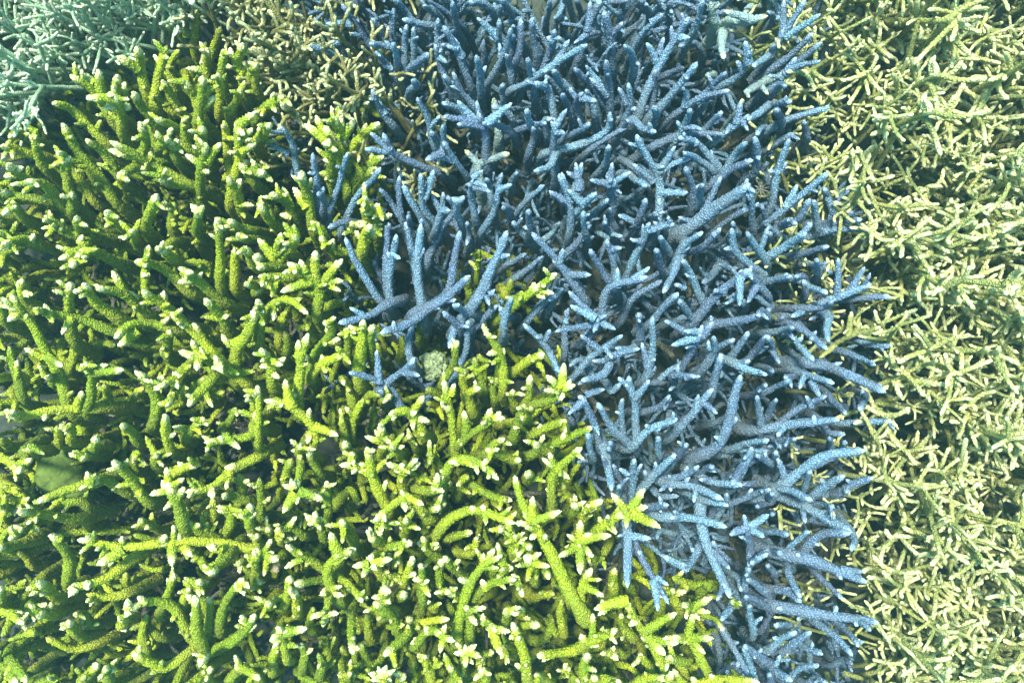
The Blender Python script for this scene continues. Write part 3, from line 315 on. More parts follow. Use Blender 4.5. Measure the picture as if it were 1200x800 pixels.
col('green',1,2,'green coral with a level bough of white spurs, right of the lower middle','640,150 680,40 760,25 840,95 d5-0 r72; >720,30 770,50; >700,35 670,30; >760,30 770,75; >790,45 800,20; 700,150 710,100 740,80 d9-5; 640,60 620,20 600,0 d9-5; 740,100 820,150 889,170 d7-3 r72; 889,20 840,0 800,-10 d5-1')
col('green',1,2,'green coral with an arched caterpillar-like branch, right of the lower middle','620,300 680,225 770,200 900,245 d5-0 r76; >790,205 790,180; >760,200 745,185; 650,300 690,295 752,275 d7-3; 710,350 750,340 775,285 d8-4; 889,270 860,265 850,265 d4-0; 889,300 880,290 889,280 d5-2; 640,370 600,340 580,290 d8-3; >600,330 640,320; >590,320 560,310')
col('green',1,2,'bushy green coral with long white ridged fingers at the right of the lower middle','700,660 710,560 740,460 830,335 d5-0 r80; >800,380 855,352; >790,390 790,350; >745,450 700,440; 720,500 690,490 655,475 d4-0; >680,485 680,465; 740,520 820,450 905,440 d5-1 r74; >800,470 780,440; 640,490 640,430 640,370 d7-2; 730,430 690,400 650,365 d7-2; >690,400 700,380; 820,420 830,400 889,400 d6-2; >860,400 840,310')
col('green',1,2,'green coral with an angular white-jointed branch, bottom right of the middle','740,640 740,560 730,540 d5-1; >735,550 800,540; >735,555 770,595; 740,555 800,590 840,620 d4-0 r62; >820,610 885,622; >820,610 848,705; >790,590 790,560; 870,600 870,570 868,540 d5-1; 780,740 790,700 820,690 d8-3; >790,720 775,765; 889,700 880,680 860,680 d8-4')
col('green',1,2,'green coral with a white cross of tips at the bottom, right of the middle','720,760 725,700 730,690 d6-0; >730,690 732,745; >730,690 782,710; >730,690 685,695; >730,690 765,665; >730,690 725,665; 550,670 600,620 655,635 d5-0 r72; >645,640 662,598; >650,640 692,655; >650,650 640,695; >600,620 590,600; >560,650 540,665; 680,810 690,770 670,740 d6-2; 800,800 800,770 780,755 d6-2; 610,790 600,730 560,700 d8-4; 640,760 600,740 650,730 d9-5')
col('green',1,2,'shaded green coral with a forked trunk just above the bottom edge','560,570 520,640 440,705 d6-2 r84; 510,640 470,570 410,520 d7-2 r80; 540,660 540,600 530,575 d8-4; >535,600 600,585; >540,600 672,578; 400,640 390,600 390,560 d10-6; 640,560 700,600 660,510 d10-7; 620,540 600,520 580,520 d8-5')
col('green',1,2,'green coral rosette of white tips at the bottom edge, middle','445,830 440,790 440,775 d5-0; >440,780 388,768; >440,775 485,755; >440,775 452,738; >440,780 400,790; >440,780 470,790; >440,775 420,745; 350,800 320,790 330,760 d8-4; 500,820 500,790 520,770 d7-3; 390,740 380,700 370,660 d9-5')
col('green',1,2,'green coral with small white sprigs near the bottom edge, left of the middle','110,720 90,640 80,620 d6-0 r66; >85,625 50,655; >90,625 178,610; >85,620 75,600; >95,630 110,600; >90,640 60,680; 60,760 60,710 90,650 d8-3 r78; 160,760 170,700 160,660 d9-5; >165,700 200,680; 220,780 230,730 220,700 d9-5; 280,740 250,700 240,640 d10-6; >250,690 275,640; 20,800 0,770 -20,760 d9-5; 300,790 310,700 300,680 d10-6')
# ---- tile 2,2 green
col('green',2,2,'massive green coral trunk sloping down right, white spurs at both ends, below centre','250,570 170,420 70,235 d3-1 r105; >75,240 30,160 5,80; >75,235 172,203; >70,230 75,150; >70,250 10,245; >90,280 60,300; >65,240 40,200; >240,540 258,555; 240,540 240,470 280,405 d4-0 r68; >250,460 318,500; >245,480 260,450; >235,500 215,540; 40,300 20,310 5,290 d5-1; 60,350 50,320 65,335 d5-1')
col('green',2,2,'green coral with a bent white-edged branch by the dark rubble, right of the centre bottom','140,190 140,90 180,40 240,-20 d5-0 r72; >155,60 105,20; >150,60 130,0; >160,60 200,90; 60,100 60,80 50,70 d7-2; >60,90 90,90; 210,210 225,190 212,185 d6-2; 250,250 250,200 312,165 d6-1; >265,200 240,190; >260,200 300,180; 200,160 180,130 180,110 d9-6; 0,20 10,30 30,30 d5-1')
col('green',2,2,'bright green coral starfish-like head pointing right at the blue thicket, lower right of centre','260,300 320,250 400,205 d5-0 r85; >395,200 345,140; >410,195 462,125; >410,200 472,190; >410,205 515,262; >400,205 400,265; >395,205 375,165; >405,215 380,230')
col('green',2,2,'green coral shaped like a white-centred star, lower right of centre','280,360 240,330 230,310 d5-0 r68; >235,310 237,235; >235,305 345,288; >240,320 283,362; >235,320 237,422; >230,320 160,362; >230,310 190,285; >235,315 232,325; >240,300 280,280; 330,330 300,370 270,380 d9-5')
col('green',2,2,'green coral with white tips hanging at the left of the massive trunk, near the bottom','0,440 20,440 38,502 d4-0 r60; >20,440 0,425; 80,450 70,400 60,370 d6-1; >65,380 132,392; >70,370 100,345; >60,370 40,360; 0,400 0,350 8,290 d6-1; >5,340 30,330; 120,420 115,400 130,440 d8-4; 70,500 110,490 150,490 d10-6')
col('green',2,2,'green coral with a knobbly column at the bottom edge, right of centre','60,790 40,700 0,590 d5-1 r85; >40,750 10,730; >45,760 65,770; 20,600 50,600 98,602 d4-0; 0,570 30,560 40,540 d7-3; >30,560 70,590; 130,800 110,790 85,770 d5-1; 180,630 170,560 170,510 d9-5; 70,650 120,640 140,580 d11-7; 200,680 150,620 130,560 d10-6')
col('green',2,2,'green coral with a level hairy arm and broad foot at the bottom, right of centre','270,830 250,760 262,700 d6-1 r90; 300,660 180,690 88,710 d7-2 r80; 200,690 280,650 368,612 d6-1 r75; >270,660 300,675; >280,650 278,560; >250,650 240,630; 260,790 310,780 380,800 d5-1; 390,700 360,690 330,700 d8-4; >350,700 370,720; 240,800 200,770 190,730 d8-4')
col('green',2,2,'green coral with a straight bright rod and forked end, bottom right of the greens','560,800 500,700 390,508 d6-0 r66; >400,515 340,525 285,545; >350,520 300,565; >320,530 310,510; >460,620 572,558; >480,650 578,662; >470,640 535,700; >465,640 450,640; >430,580 410,600; 610,720 570,715 540,715 d6-2; 420,480 400,460 390,450 d9-5; 350,520 350,440 362,400 d9-4; 420,640 380,600 380,560 d8-4')
col('green',2,2,'green coral with a drooping fork in front of the lowest blue branches','700,800 620,660 560,635 d6-0 r72; >610,640 630,560; >620,650 672,695; >620,640 700,645; >600,650 580,640; 640,560 620,540 590,525 d6-1; >620,540 692,498; >630,545 690,555; 650,560 700,580 735,620 d4-1 r50; 580,540 560,490 555,475 d7-3; >565,490 605,480; 700,460 620,455 560,435 d9-5; 480,640 520,520 480,450 d11-7; 660,500 640,530 620,560 d6-3')
col('green',2,2,'green coral running along the bottom edge with dotted white tips','560,830 700,790 860,800 d7-2 r80; >700,785 690,770; >600,810 560,750; >640,800 620,780; 400,820 460,780 540,790 d6-2; >540,790 560,760; 330,820 300,790 280,775 d4-0; 480,780 480,740 440,700 d8-4; 600,780 590,740 560,720 d8-4; 780,530 772,520 765,515 d3-0 r50')
# tile 2,2 blue
col('blue',2,2,'blue coral with a thick stub pointing down onto the green starfish-like head','320,-20 335,60 342,135 d4-0 r76; >330,50 310,10; 420,170 415,90 425,25 d7-1; >415,90 370,55; >420,80 450,40; >415,110 435,80; 430,140 500,70 570,10 d6-0 r68; >470,90 460,60; >500,60 500,30; 400,140 370,90 350,40 d7-3; 370,150 372,130 372,115 d5-1; 330,0 350,-20 340,-40 d6-2')
col('blue',2,2,'blue coral dangling two long prongs over the lower green corals','392,220 400,350 402,470 d3-0 r76; >400,290 482,302; >395,280 370,290; 415,290 460,380 545,525 d4-0 r52; >490,440 508,548; >500,430 543,462; >450,360 440,340; 440,190 500,190 542,182 d5-0 r66; >500,185 520,205')
col('blue',2,2,'blue coral with two level arms above the lowest green head, lower middle','500,220 620,225 745,258 d6-1 r72; >580,220 560,205; >600,220 550,230; 500,90 590,80 648,48 d6-1; >600,75 610,45; 500,80 550,50 560,0 d8-3; 480,120 520,150 580,150 d9-6; 560,280 520,270 500,300 d11-8')
col('blue',2,2,'blue coral with pale beaded knuckles along its arm, lower middle of the blue thicket','520,100 640,120 735,162 d5-0 r68; >550,100 510,135; >560,100 540,75; >600,110 620,85; >640,130 628,172; >550,110 550,135; 620,150 680,170 750,185 d5-1; 650,80 700,100 802,112 d5-0 r66; >690,95 650,90; 640,100 670,60 695,50 d6-1; 700,240 740,180 745,140 d8-3; 880,0 810,40 760,110 d7-2 r80')
col('blue',2,2,'blue coral with a long arm running down to a yellow tip by the green corals','650,150 655,230 690,350 755,505 d5-0 r82; >690,340 755,405; >700,320 700,305; >720,430 740,470; 660,310 630,370 600,410 d5-1 r66; >610,400 525,358; >600,400 590,380; >640,350 620,330; 775,500 755,540 725,585 d4-0 r64; >765,520 760,510; 680,240 700,200 730,190 d9-5')
col('blue',2,2,'blue-grey coral arm sinking into the bottom green corals, lower right','720,600 770,680 830,785 d6-4 r62; >760,660 790,660; >790,720 780,740; 850,810 830,740 800,675 d6-1; 900,730 850,700 808,672 d5-0 r66; >850,705 870,680; 835,640 832,580 820,525 d7-2; >830,600 870,570; 860,620 889,570 889,540 d9-5; 700,760 760,740 830,790 d11-9')
col('blue',2,2,'blue coral with a four-pointed star head near the lower right of the thicket','820,400 825,320 820,265 d6-0 r60; >818,262 755,285; >815,260 803,215; >825,260 892,215; >825,265 875,292; >825,340 825,395; >820,265 840,240; 800,520 810,450 825,400 d7-2; 889,330 860,360 830,385 d6-1; >850,370 889,350; 900,500 860,470 815,435 d6-1; 900,550 860,520 810,495 d6-1; 760,420 790,440 800,480 d8-4; 740,300 720,300 700,290 d10-6')
col('blue',2,2,'blue coral of slanting arms above the star head, lower right of the thicket','740,180 830,150 900,130 d6-1; >820,155 835,125; 750,130 800,60 830,-20 d7-1 r76; >790,70 760,90; 900,40 870,20 845,10 d5-0; >870,20 880,0; 900,170 860,180 850,190 d7-2; 889,90 840,110 800,110 d9-5')
# ---- tile 3,2 blue
col('blue',3,2,'blue coral with a sweeping upper arm at the right edge of the lower thicket','-10,150 110,65 200,15 340,-10 d6-1 r84; >130,60 250,10; >60,100 30,20; 120,130 135,95 145,65 d5-0; 120,170 190,120 265,80 d6-1 r72; >200,115 180,90; 0,160 10,150 15,135 d5-1; 20,50 20,20 30,0 d8-3; 60,130 90,160 60,180 d10-7')
col('blue',3,2,'blue coral of downward slanting overlapping arms, right edge of the lower thicket','30,125 90,140 155,165 d5-0 r66; 60,160 190,220 290,275 d6-1 r84; >120,190 130,245; >180,210 215,250; >190,210 205,200; 160,175 200,180 230,188 d5-1; 240,140 290,110 365,88 d7-3 r70; >290,110 270,90; 200,150 260,130 280,140 d9-5; 0,215 10,210 15,215 d6-2; 270,250 300,300 290,340 d8-4')
col('blue',3,2,'blue coral with a looped arm over a dark hollow, lower right of the thicket','100,360 180,290 285,280 d6-1 r80; >150,310 180,320; 50,350 90,310 140,275 d6-1; >60,340 90,330; -20,270 30,275 75,285 d5-1; -10,330 20,340 50,345 d6-2; 90,250 100,220 80,200 d10-6')
col('blue',3,2,'thick blue coral branch lying level with split tips among yellow corals, lower right','20,345 150,375 240,410 345,450 d5-0 r95; >250,410 330,415; >120,370 100,350; >230,405 260,440; 60,385 80,430 112,505 d6-2; 150,400 200,450 260,510 d8-4 r50; -10,465 60,480 118,520 d5-0 r70; >60,480 90,470; 20,420 10,400 0,390 d8-4')
col('blue',3,2,'lowest long blue coral branch pointing right at the bottom','-20,520 100,545 230,570 385,590 d5-0 r90; >60,545 30,540; >230,570 235,530; >300,580 310,605; 160,580 230,630 292,705 d6-1 r64; 230,580 270,620 315,675 d6-1 r60; >120,560 100,580; 100,600 60,600 20,600 d8-4; >60,600 20,590')
col('blue',3,2,'blue coral with parallel tapering arms in the bottom right of the thicket','30,700 90,660 150,620 d5-0 r66; -10,690 40,650 95,618 d5-0; >40,650 20,640; 90,650 140,680 188,702 d5-1; -20,730 30,760 85,790 d5-0 r70; >20,750 40,700; >10,745 0,720; 60,790 100,750 180,740 d8-3; 130,800 160,780 210,800 d8-4; 220,740 260,720 290,730 d9-5; 0,790 10,780 5,770 d6-2')


def parse(tx, ty, s):
    res = []
    for item in s.replace('\n', ' ').split(';'):
        item = item.strip()
        if not item: continue
        tw = item.startswith('>'); toks = item.lstrip('>').split()
        pts = []; d = None; r = None; m = None
        for t in toks:
            if t[0] == 'd': a, b = t[1:].split('-'); d = (float(a)/100, float(b)/100)
            elif t[0] == 'r': r = float(t[1:])/10000*.84
            elif t[0] == 'm': m = t[1:]
            else: x, y = t.split(','); pts.append((300*tx+float(x)*Z, TY[ty]+float(y)*Z))
        res.append((tw, pts, d, r, m))
    return res
DEF = {'dead': (0.0058, 0.004, 0.0035), 'green': (0.0066, 0.0043, 0.0037), 'blue': (0.0049, 0.0036, 0.0030), 'bleached': (0.006, 0.004, 0.0035), 'yellow': (0.0045, 0.0034, 0.003)}
MAT['yellow'] = MAT['pale']
owners = []       # (px, py, depth, clump index) of every traced branch, for the undergrowth
roots = []
def bump_par(kind): return dict(amp=0.0010 if kind == 'green' else 0.0008)
for ci, (kind, tx, ty, label, s) in enumerate(C):
    st = parse(tx, ty, s)
    bases = np.array([p[1][0] for p in st if not p[0]])
    cx, cy = bases.mean(0); root = P(cx, cy, -FLOOR); root[2] = FLOOR
    E = bpy.data.objects.new(kind+'_staghorn_coral', None); COL.objects.link(E); E.location = root
    E.empty_display_size = 0.03
    E['label'] = label; E['category'] = 'coral'
    if kind in ('green', 'blue'): E['group'] = GN if kind == 'green' else BN
    roots.append((E, kind, root))
    last = None
    for tw, pts, d, r, m in st:
        kk = m or kind
        R0, R1, R2 = DEF[kk]
        if not tw:
            d0, d1 = d or (0.075, 0.02)
            if d0 >= .095: d0 += .025; d1 += .025
            elif d1 <= .02: d1 *= .4
            j = random.uniform(-.006, .006); d0 += j; d1 = max(0, d1+j)
            n = len(pts); t = np.linspace(0, 1, n)
            w = [P(x, y, d0+(d1-d0)*tt) for (x, y), tt in zip(pts, t)]
            for (x, y), tt in zip(pts, t): owners.append((x, y, d0+(d1-d0)*tt, ci))
            b0 = w[0].copy()                                 # carry the branch down into the colony's base
            dv = w[0]-w[1]; dv /= np.linalg.norm(dv)+1e-9; lo = b0+dv*.014; lo[2] -= 0.03
            full = [lo]+w
            rr = r or R0*random.uniform(.9, 1.1)
            data = sweep([p-root for p in full], rr*1.13, rr*0.52, segs=20 if kind == 'green' else 16, step=.0017, tiplen=(.015 if d1 < .03 else .010) if kk != 'blue' else .009, tipw=(1.0 if kk != 'blue' else .6) if d1 < .045 else .2, age_shade_len=.085, **bump_par(kk))  # tip whiteness drops with depth: shade put into the colour
            o = part('stem' if last is None else 'branch', to_mesh('branch', data, MAT[kk]), E)
            last = (o, np.array(w), rr)
            # short side buds along the branch
            if kk == 'green' and d1 < .09:
                for _ in range(random.choice((0, 1, 2, 3))):
                    k = random.randrange(len(w)-1); q = w[k]+(w[k+1]-w[k])*random.uniform(.1, .9)
                    ax = (w[k+1]-w[k]); ax /= np.linalg.norm(ax)+1e-9
                    side = rng.normal(size=3); side[2] = abs(side[2])*1.2; side -= ax*(side@ax); side /= np.linalg.norm(side)+1e-9
                    dr = ax*random.uniform(.2, .9)+side; dr /= np.linalg.norm(dr); ln = rr*random.uniform(1.5, 3.0)
                    data = sweep([q-root, q+dr*ln*.5-root, q+dr*ln-root], rr*.55, rr*.34, segs=9, step=.0017, tipw=random.uniform(.2, .9) if d1 < .05 else .2, tiplen=.006, wob=0.0002, age_shade0=0, **bump_par(kk))
                    part('branchlet', to_mesh('branchlet', data, MAT[kk]), o)
            # little buds round the growing tip, part of the branch end
            if d1 < 0.065:
                nb = random.choice((0, 1, 2)) if kind == 'green' else random.choice((0, 0, 0, 1))
                a, b = w[-2], w[-1]; ax = (b-a)/np.linalg.norm(b-a); L = np.linalg.norm(b-a)
                for _ in range(nb):
                    f = random.uniform(0.004, min(L*.8, 0.03)); q = b-ax*f
                    side = rng.normal(size=3); side[2] = abs(side[2])*0.8; side -= ax*(side@ax); side /= np.linalg.norm(side)+1e-9
                    dr = ax*random.uniform(.5, 1.0)+side; dr /= np.linalg.norm(dr)
                    ln = rr*random.uniform(1.7, 2.9)
                    data = sweep([q-root, q+dr*ln*.5-root, q+dr*ln-root], rr*.46, rr*.30, segs=8, step=.0016, tipw=.9 if kind == 'green' else .5, tiplen=0.010 if kind == 'green' else .006, wob=0.0002, age_shade0=0, **bump_par(kk))
                    part('branchlet', to_mesh('branchlet', data, MAT[kk]), o)
        else:
            o, w, rr = last
            q0 = pts[0]
            # depth of the twig's root: the nearest point of its branch
            dens = np.vstack([w[k]+(w[k+1]-w[k])*t for k in range(len(w)-1) for t in np.linspace(0, 1, 8)])
            px = 600+dens[:, 0]/(H-dens[:, 2])*F; py = 400-dens[:, 1]/(H-dens[:, 2])*F
            dz = -dens[np.argmin((px-q0[0])**2+(py-q0[1])**2)][2]
            ln = math.hypot(pts[-1][0]-q0[0], pts[-1][1]-q0[1])*0.00086
            up = random.uniform(.1, .7)*ln+0.003
            n = len(pts)
            ww = [P(x, y, max(0, dz-up*k/(n-1))) for k, (x, y) in enumerate(pts)]
            r = r or max(R2, min(R0*.8, ln*.2))*random.uniform(.9, 1.1)
            data = sweep([p-root for p in ww], r*1.15, r*.60, segs=12, step=.0016, tipw=(1.0 if kind != 'blue' else .6) if dz < .075 else .25, tiplen=.013 if kind == 'green' else .007, wob=0.0006, age_shade0=0, **bump_par(kk))  # deeper twigs get muted tips, painting the shade they stand in
            part('branchlet', to_mesh('branchlet', data, MAT[kk]), o)
print('traced', len(owners), 'clumps', len(C))
OW = np.array(owners)

# ------------------------------------------------------------------ undergrowth of the same colonies, lower and in their shade
def edge_x(y):          # where the blue thicket ends and the pale finger coral begins
    return float(np.interp(y, [-100, 0, 100, 200, 300, 400, 480, 600, 700, 900], [955, 950, 955, 975, 995, 1010, 1020, 990, 985, 1000]))
def zone(x, y):
    if x > edge_x(y)+12: return 'pale'
    if y < 300 and x < 520:
        if x < 250 and y < 150-0.55*x: return 'teal'
        if 225 < x < 340 and y < 30+(x-225)*0.5: return 'brown'
        if 320 < x < 425 and 55 < y < 130: return 'brown'
    return 'stag'
variants = {}
def under_variant(kind, k):
    key = (kind, k)
    if key not in variants:
        L = random.uniform(.10, .15)
        R = DEF[kind][0]*random.uniform(.8, 1.0)
        a = rng.normal(0, .012, 3); b = rng.normal(0, .02, 3)
        p = [np.zeros(3), np.array([a[0], a[1], L*.5]), np.array([b[0], b[1], L])]
        main = sweep(p, R*1.12, R*.50, segs=14, step=.0019, tipw=.08, tiplen=.010, age_shade_len=.11, **bump_par(kind))  # long dark base and muted tip paint the shade of the undergrowth
        kids = []
        for q in range(random.choice((2, 3, 4))):
            t = random.uniform(.45, .92); o = p[0]*(1-t)**2+2*t*(1-t)*p[1]+p[2]*t*t
            th = random.uniform(0, 6.28); ln = random.uniform(.018, .045); up = random.uniform(.3, 1.1)
            dr = np.array([math.cos(th), math.sin(th), up]); dr /= np.linalg.norm(dr)
            kids.append(to_mesh('branchlet', sweep([o, o+dr*ln*.5+rng.normal(0, .002, 3), o+dr*ln], R*.66, R*.36, segs=10, step=.0019, tipw=.12, tiplen=.008, age_shade0=0, wob=.0005, **bump_par(kind)), MAT[kind]))  # faint tip colour stands in for shade down here
        variants[key] = (to_mesh('branch', main, MAT[kind]), kids)
    return variants[key]
LEAN = rng.normal(0, .25, (len(C), 2))
def undergrow(x, y, dtop, scale=1.0):
    dist = (OW[:, 0]-x)**2+(OW[:, 1]-y)**2
    ci = int(OW[int(np.argmin(dist)), 3]); E, kind, root = roots[ci]
    kind = 'blue' if kind in ('bleached', 'yellow') else kind
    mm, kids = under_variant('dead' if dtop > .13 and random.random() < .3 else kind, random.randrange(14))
    top = P(x, y, dtop); h = (top[2]-FLOOR)
    lean = LEAN[ci]+rng.normal(0, .16, 2)
    o = part('branch', mm, E)
    L = mm.vertices[-1].co.length
    bz = max(FLOOR-.01, top[2]-L*scale)
    base = np.array([top[0]-lean[0]*L, top[1]-lean[1]*L, bz])
    o.location = Vector(base-root)
    dirv = Vector((lean[0], lean[1], 1)).normalized()
    q = dirv.to_track_quat('Z', 'Y')
    from mathutils import Quaternion
    o.rotation_mode = 'QUATERNION'; o.rotation_quaternion = q @ Quaternion((0, 0, 1), random.uniform(0, 6.28)); o.scale = (scale,)*3
    for k in kids: part('branchlet', k, o)
cnt = 0
for layer, (sp, da, db) in enumerate(((38, .105, .135), (34, .14, .17), (31, .175, .225))):
    for gy in np.arange(-90, 890, sp):
        for gx in np.arange(-130, 1060, sp):
            x = gx+random.uniform(-.5, .5)*sp; y = gy+random.uniform(-.5, .5)*sp
            if zone(x, y) != 'stag': continue
            inside = 0 < x < 1200 and 0 < y < 800
            if inside and layer == 0 and random.random() < (.35 if x < 560 and y > 150 else .55): continue
            if inside and layer == 1 and math.sin(x*.035+1)*math.sin(y*.04+.5) > .45: continue       # open hollows
            if not inside and layer == 2: continue
            if not inside and random.random() < .35: continue
            undergrow(x, y, random.uniform(da, db) if inside else random.uniform(.03, .09), random.uniform(.8, 1.1)); cnt += 1
print('undergrowth', cnt)

# ------------------------------------------------------------------ fine finger corals
def burst_mesh(kind, k, r, L0):
    fine_kw = dict(tipw=.6, wob=.0004, cap=1.1)
    L = random.uniform(.8, 1.2)*L0
    b = rng.normal(0, .006, 2)
    p = [np.array([0, 0, -.03]), np.array([b[0]*.4, b[1]*.4, L*.45-.01]), np.array([b[0], b[1], L])]
    main = to_mesh('branch', sweep(p, r*1.45, r*.85, segs=8, step=.0024, amp=.0003, tiplen=.012, age_shade_len=.035, tilt=.0003, **fine_kw), MAT[kind])
    kids = []
    for q in range(random.randint(6, 10)):
        t = random.choice((random.uniform(.35, .8), random.uniform(.85, .98))); o = p[0]*(1-t)**2+2*t*(1-t)*p[1]+p[2]*t*t
        th = q*2.4+random.uniform(-.5, .5); ln = random.choice((random.uniform(.008, .018), random.uniform(.014, .034))); up = random.uniform(-.1, 1.2) if kind == 'pale' else random.uniform(.4, 2.2)
        dr = np.array([math.cos(th), math.sin(th), up]); dr /= np.linalg.norm(dr)
        kids.append(to_mesh('finger', sweep([o, o+dr*ln*.5+rng.normal(0, .0015, 3), o+dr*ln], r*1.0, r*.80, segs=6, step=.0017, amp=.00025, tiplen=.017, age_shade0=0, tilt=.0002, **fine_kw), MAT[kind]))
    return main, kids
FINE = {'pale': [burst_mesh('pale', i, .0018, .045) for i in range(18)],
        'brown': [burst_mesh('brown', i, .0019, .055) for i in range(12)],
        'teal': [burst_mesh('teal', i, .0018, .050) for i in range(12)]}
PALE = [
 (985, 30, 'pale yellow finger coral behind a bent bare arm at the top of the blue thicket'),
 (1060, 25, 'pale finger coral of short crowded tips at the top edge of the yellow field'),
 (1130, 40, 'pale yellow finger coral on the left of the dark cleft near the top right corner'),
 (1190, 45, 'pale finger coral squeezed into the top right corner beyond the dark cleft'),
 (1010, 110, 'pale yellow finger coral with long crossing stems beside the upper blue branches'),
 (1085, 105, 'dense pale finger coral with starry tips right of the long crossing stems'),
 (1165, 125, 'pale finger coral just below the dark cleft by the right edge'),
 (1005, 195, 'pale yellow finger coral whose sprays poke out past thin blue tips, upper right'),
 (1080, 190, 'crowded light yellow finger coral midway between blue thicket and right edge, upper part'),
 (1165, 210, 'greenish yellow finger coral at the right edge, upper part of the field'),
 (1035, 275, 'pale yellow finger coral touching the tips of the longest right-pointing blue branches'),
 (1110, 285, 'pale finger coral with loose long sprays in the upper middle of the yellow field'),
 (1175, 300, 'pale yellow finger coral in front of a shaded hollow at the right edge'),
 (1010, 355, 'yellow finger coral with a thick forked stem growing out of the blue thicket edge'),
 (1075, 365, 'bright pale finger coral with fan shaped sprays beside the forked yellow stem'),
 (1150, 385, 'pale finger coral of flat outspread sprays near the right edge, halfway down'),
 (1050, 450, 'pale yellow finger coral beside the blue branch that reaches farthest right'),
 (1120, 460, 'very bright yellow finger coral standing over a blue-dark gap, middle of the field'),
 (1185, 475, 'pale finger coral with thin tips at the right edge below the halfway line'),
 (1030, 540, 'pale yellow finger coral with needle-like stems under the halfway line beside blue tips'),
 (1100, 555, 'pale finger coral with long parallel stems lying across the lower middle of the field'),
 (1175, 575, 'greenish pale finger coral by the right edge in the lower part'),
 (1020, 625, 'loose olive yellow finger coral beside the lower blue branches'),
 (1085, 640, 'pale finger coral around a small dark hollow in the lower yellow field'),
 (1155, 660, 'pale finger coral with a cross shaped bright spray, lower right'),
 (1040, 705, 'pale yellow finger coral under the tips of the lowest blue branches'),
 (1110, 735, 'greenish finger coral with thick blurred stems near the lower right corner'),
 (1180, 760, 'pale finger coral filling the lower right corner'),
 (1010, 775, 'yellow finger coral at the bottom edge where the blue thicket stops'),
]
BROWN = [
 (275, 30, 'dim olive finger coral at the top edge behind the green thicket'),
 (335, 55, 'olive brown finger coral with upright cream tips between green and blue thickets'),
 (395, 95, 'brown finger coral with cream tips behind the bright green knob'),
 (445, 125, 'shaded brown finger coral below the upper blue branches'),
 (335, 130, 'olive brown finger coral standing directly behind the lone green tuft'),
 (330, 195, 'dark brown finger coral in the gap left of the short blue stems'),
 (460, 175, 'brown finger coral with a pale sprig right of the green knob'),
]
TEAL = [
 (30, 30, 'pale teal finger coral filling the top left corner'),
 (100, 25, 'blue-green finger coral along the top edge near the left corner'),
 (165, 35, 'teal green finger coral with long slanting tips at the top edge'),
 (30, 95, 'pale teal finger coral at the left edge above the green thicket'),
 (90, 95, 'teal finger coral with one long slanting stem above the green thicket'),
 (225, 30, 'dim teal finger coral just above the highest green tips'),
 (20, 145, 'small pale teal finger coral at the left edge where the green branches start'),
]
fine = []
for kind, L, grp in (('pale', PALE, 'pale yellow finger corals on the right'), ('brown', BROWN, 'olive brown finger corals'), ('teal', TEAL, 'teal finger corals in the top left corner')):
    for x, y, lab in L:
        r = P(x, y, .2); E = bpy.data.objects.new(kind.replace('pale', 'yellow').replace('_', '')+'_finger_coral', None); COL.objects.link(E)
        E.location = r; E.empty_display_size = .03
        E['label'] = lab; E['category'] = 'coral'; E['group'] = grp
        fine.append((x, y, kind, E, r))
FX = np.array([(f[0], f[1]) for f in fine])
from mathutils import Quaternion
def add_burst(x, y, d, sc, zk):
    idx = [i for i, f in enumerate(fine) if f[2] == zk]
    k = idx[int(np.argmin([(FX[i, 0]-x)**2+(FX[i, 1]-y)**2 for i in idx]))]
    _, _, kind, E, root = fine[k]
    fm, kids = random.choice(FINE[kind])
    o = part('branch', fm, E)
    for k2 in kids: part('finger', k2, o)
    pos = P(x, y, d); o.location = Vector(pos-root)
    v = Vector((rng.normal(0, .45), rng.normal(0, .45), 1)).normalized()
    o.rotation_mode = 'QUATERNION'; o.rotation_quaternion = v.to_track_quat('Z', 'Y') @ Quaternion((0, 0, 1), random.uniform(0, 6.28)); o.scale = (sc,)*3
def relief(x, y): return .035*math.sin(x*.05+y*.021)+.035*math.sin(y*.045-x*.033+1.3)
n = 0
for sp, extra in ((20, 0), (30, .04)):
    for gy in np.arange(-80, 880, sp):
        for gx in np.arange(-100, 1330, sp):
            x = gx+random.uniform(-.5, .5)*sp; y = gy+random.uniform(-.5, .5)*sp
            z = zone(x, y)
            if abs(x-1178) < 9+4*math.sin(y*.1) and 8 < y < 92: continue       # the dark cleft
            if z == 'stag':
                near = float(np.min((OW[:, 0]-x)**2+(OW[:, 1]-y)**2))**.5
                if y < 240 and 250 < x < 520 and (x > 330 or y < 60) and 11 < near and random.random() < .85:
                    add_burst(x, y, random.uniform(.09, .13), random.uniform(.9, 1.3), 'brown'); n += 1
                elif y < 330 and 880 < x and random.random() < .35 or (x > 900 and random.random() < .18):
                    add_burst(x, y, random.uniform(.10, .15), random.uniform(.9, 1.2), 'pale'); n += 1
                continue
            if z != 'pale': add_burst(x+random.uniform(-9, 9), y+random.uniform(-9, 9), .12+extra, random.uniform(.9, 1.2), z)
            add_burst(x, y, .115+relief(x, y)+extra+random.uniform(-.018, .018), random.choice((random.uniform(.8, 1.2), random.uniform(1.1, 1.7))) if z == 'pale' else random.uniform(.9, 1.25), z); n += 1
print('bursts', n)

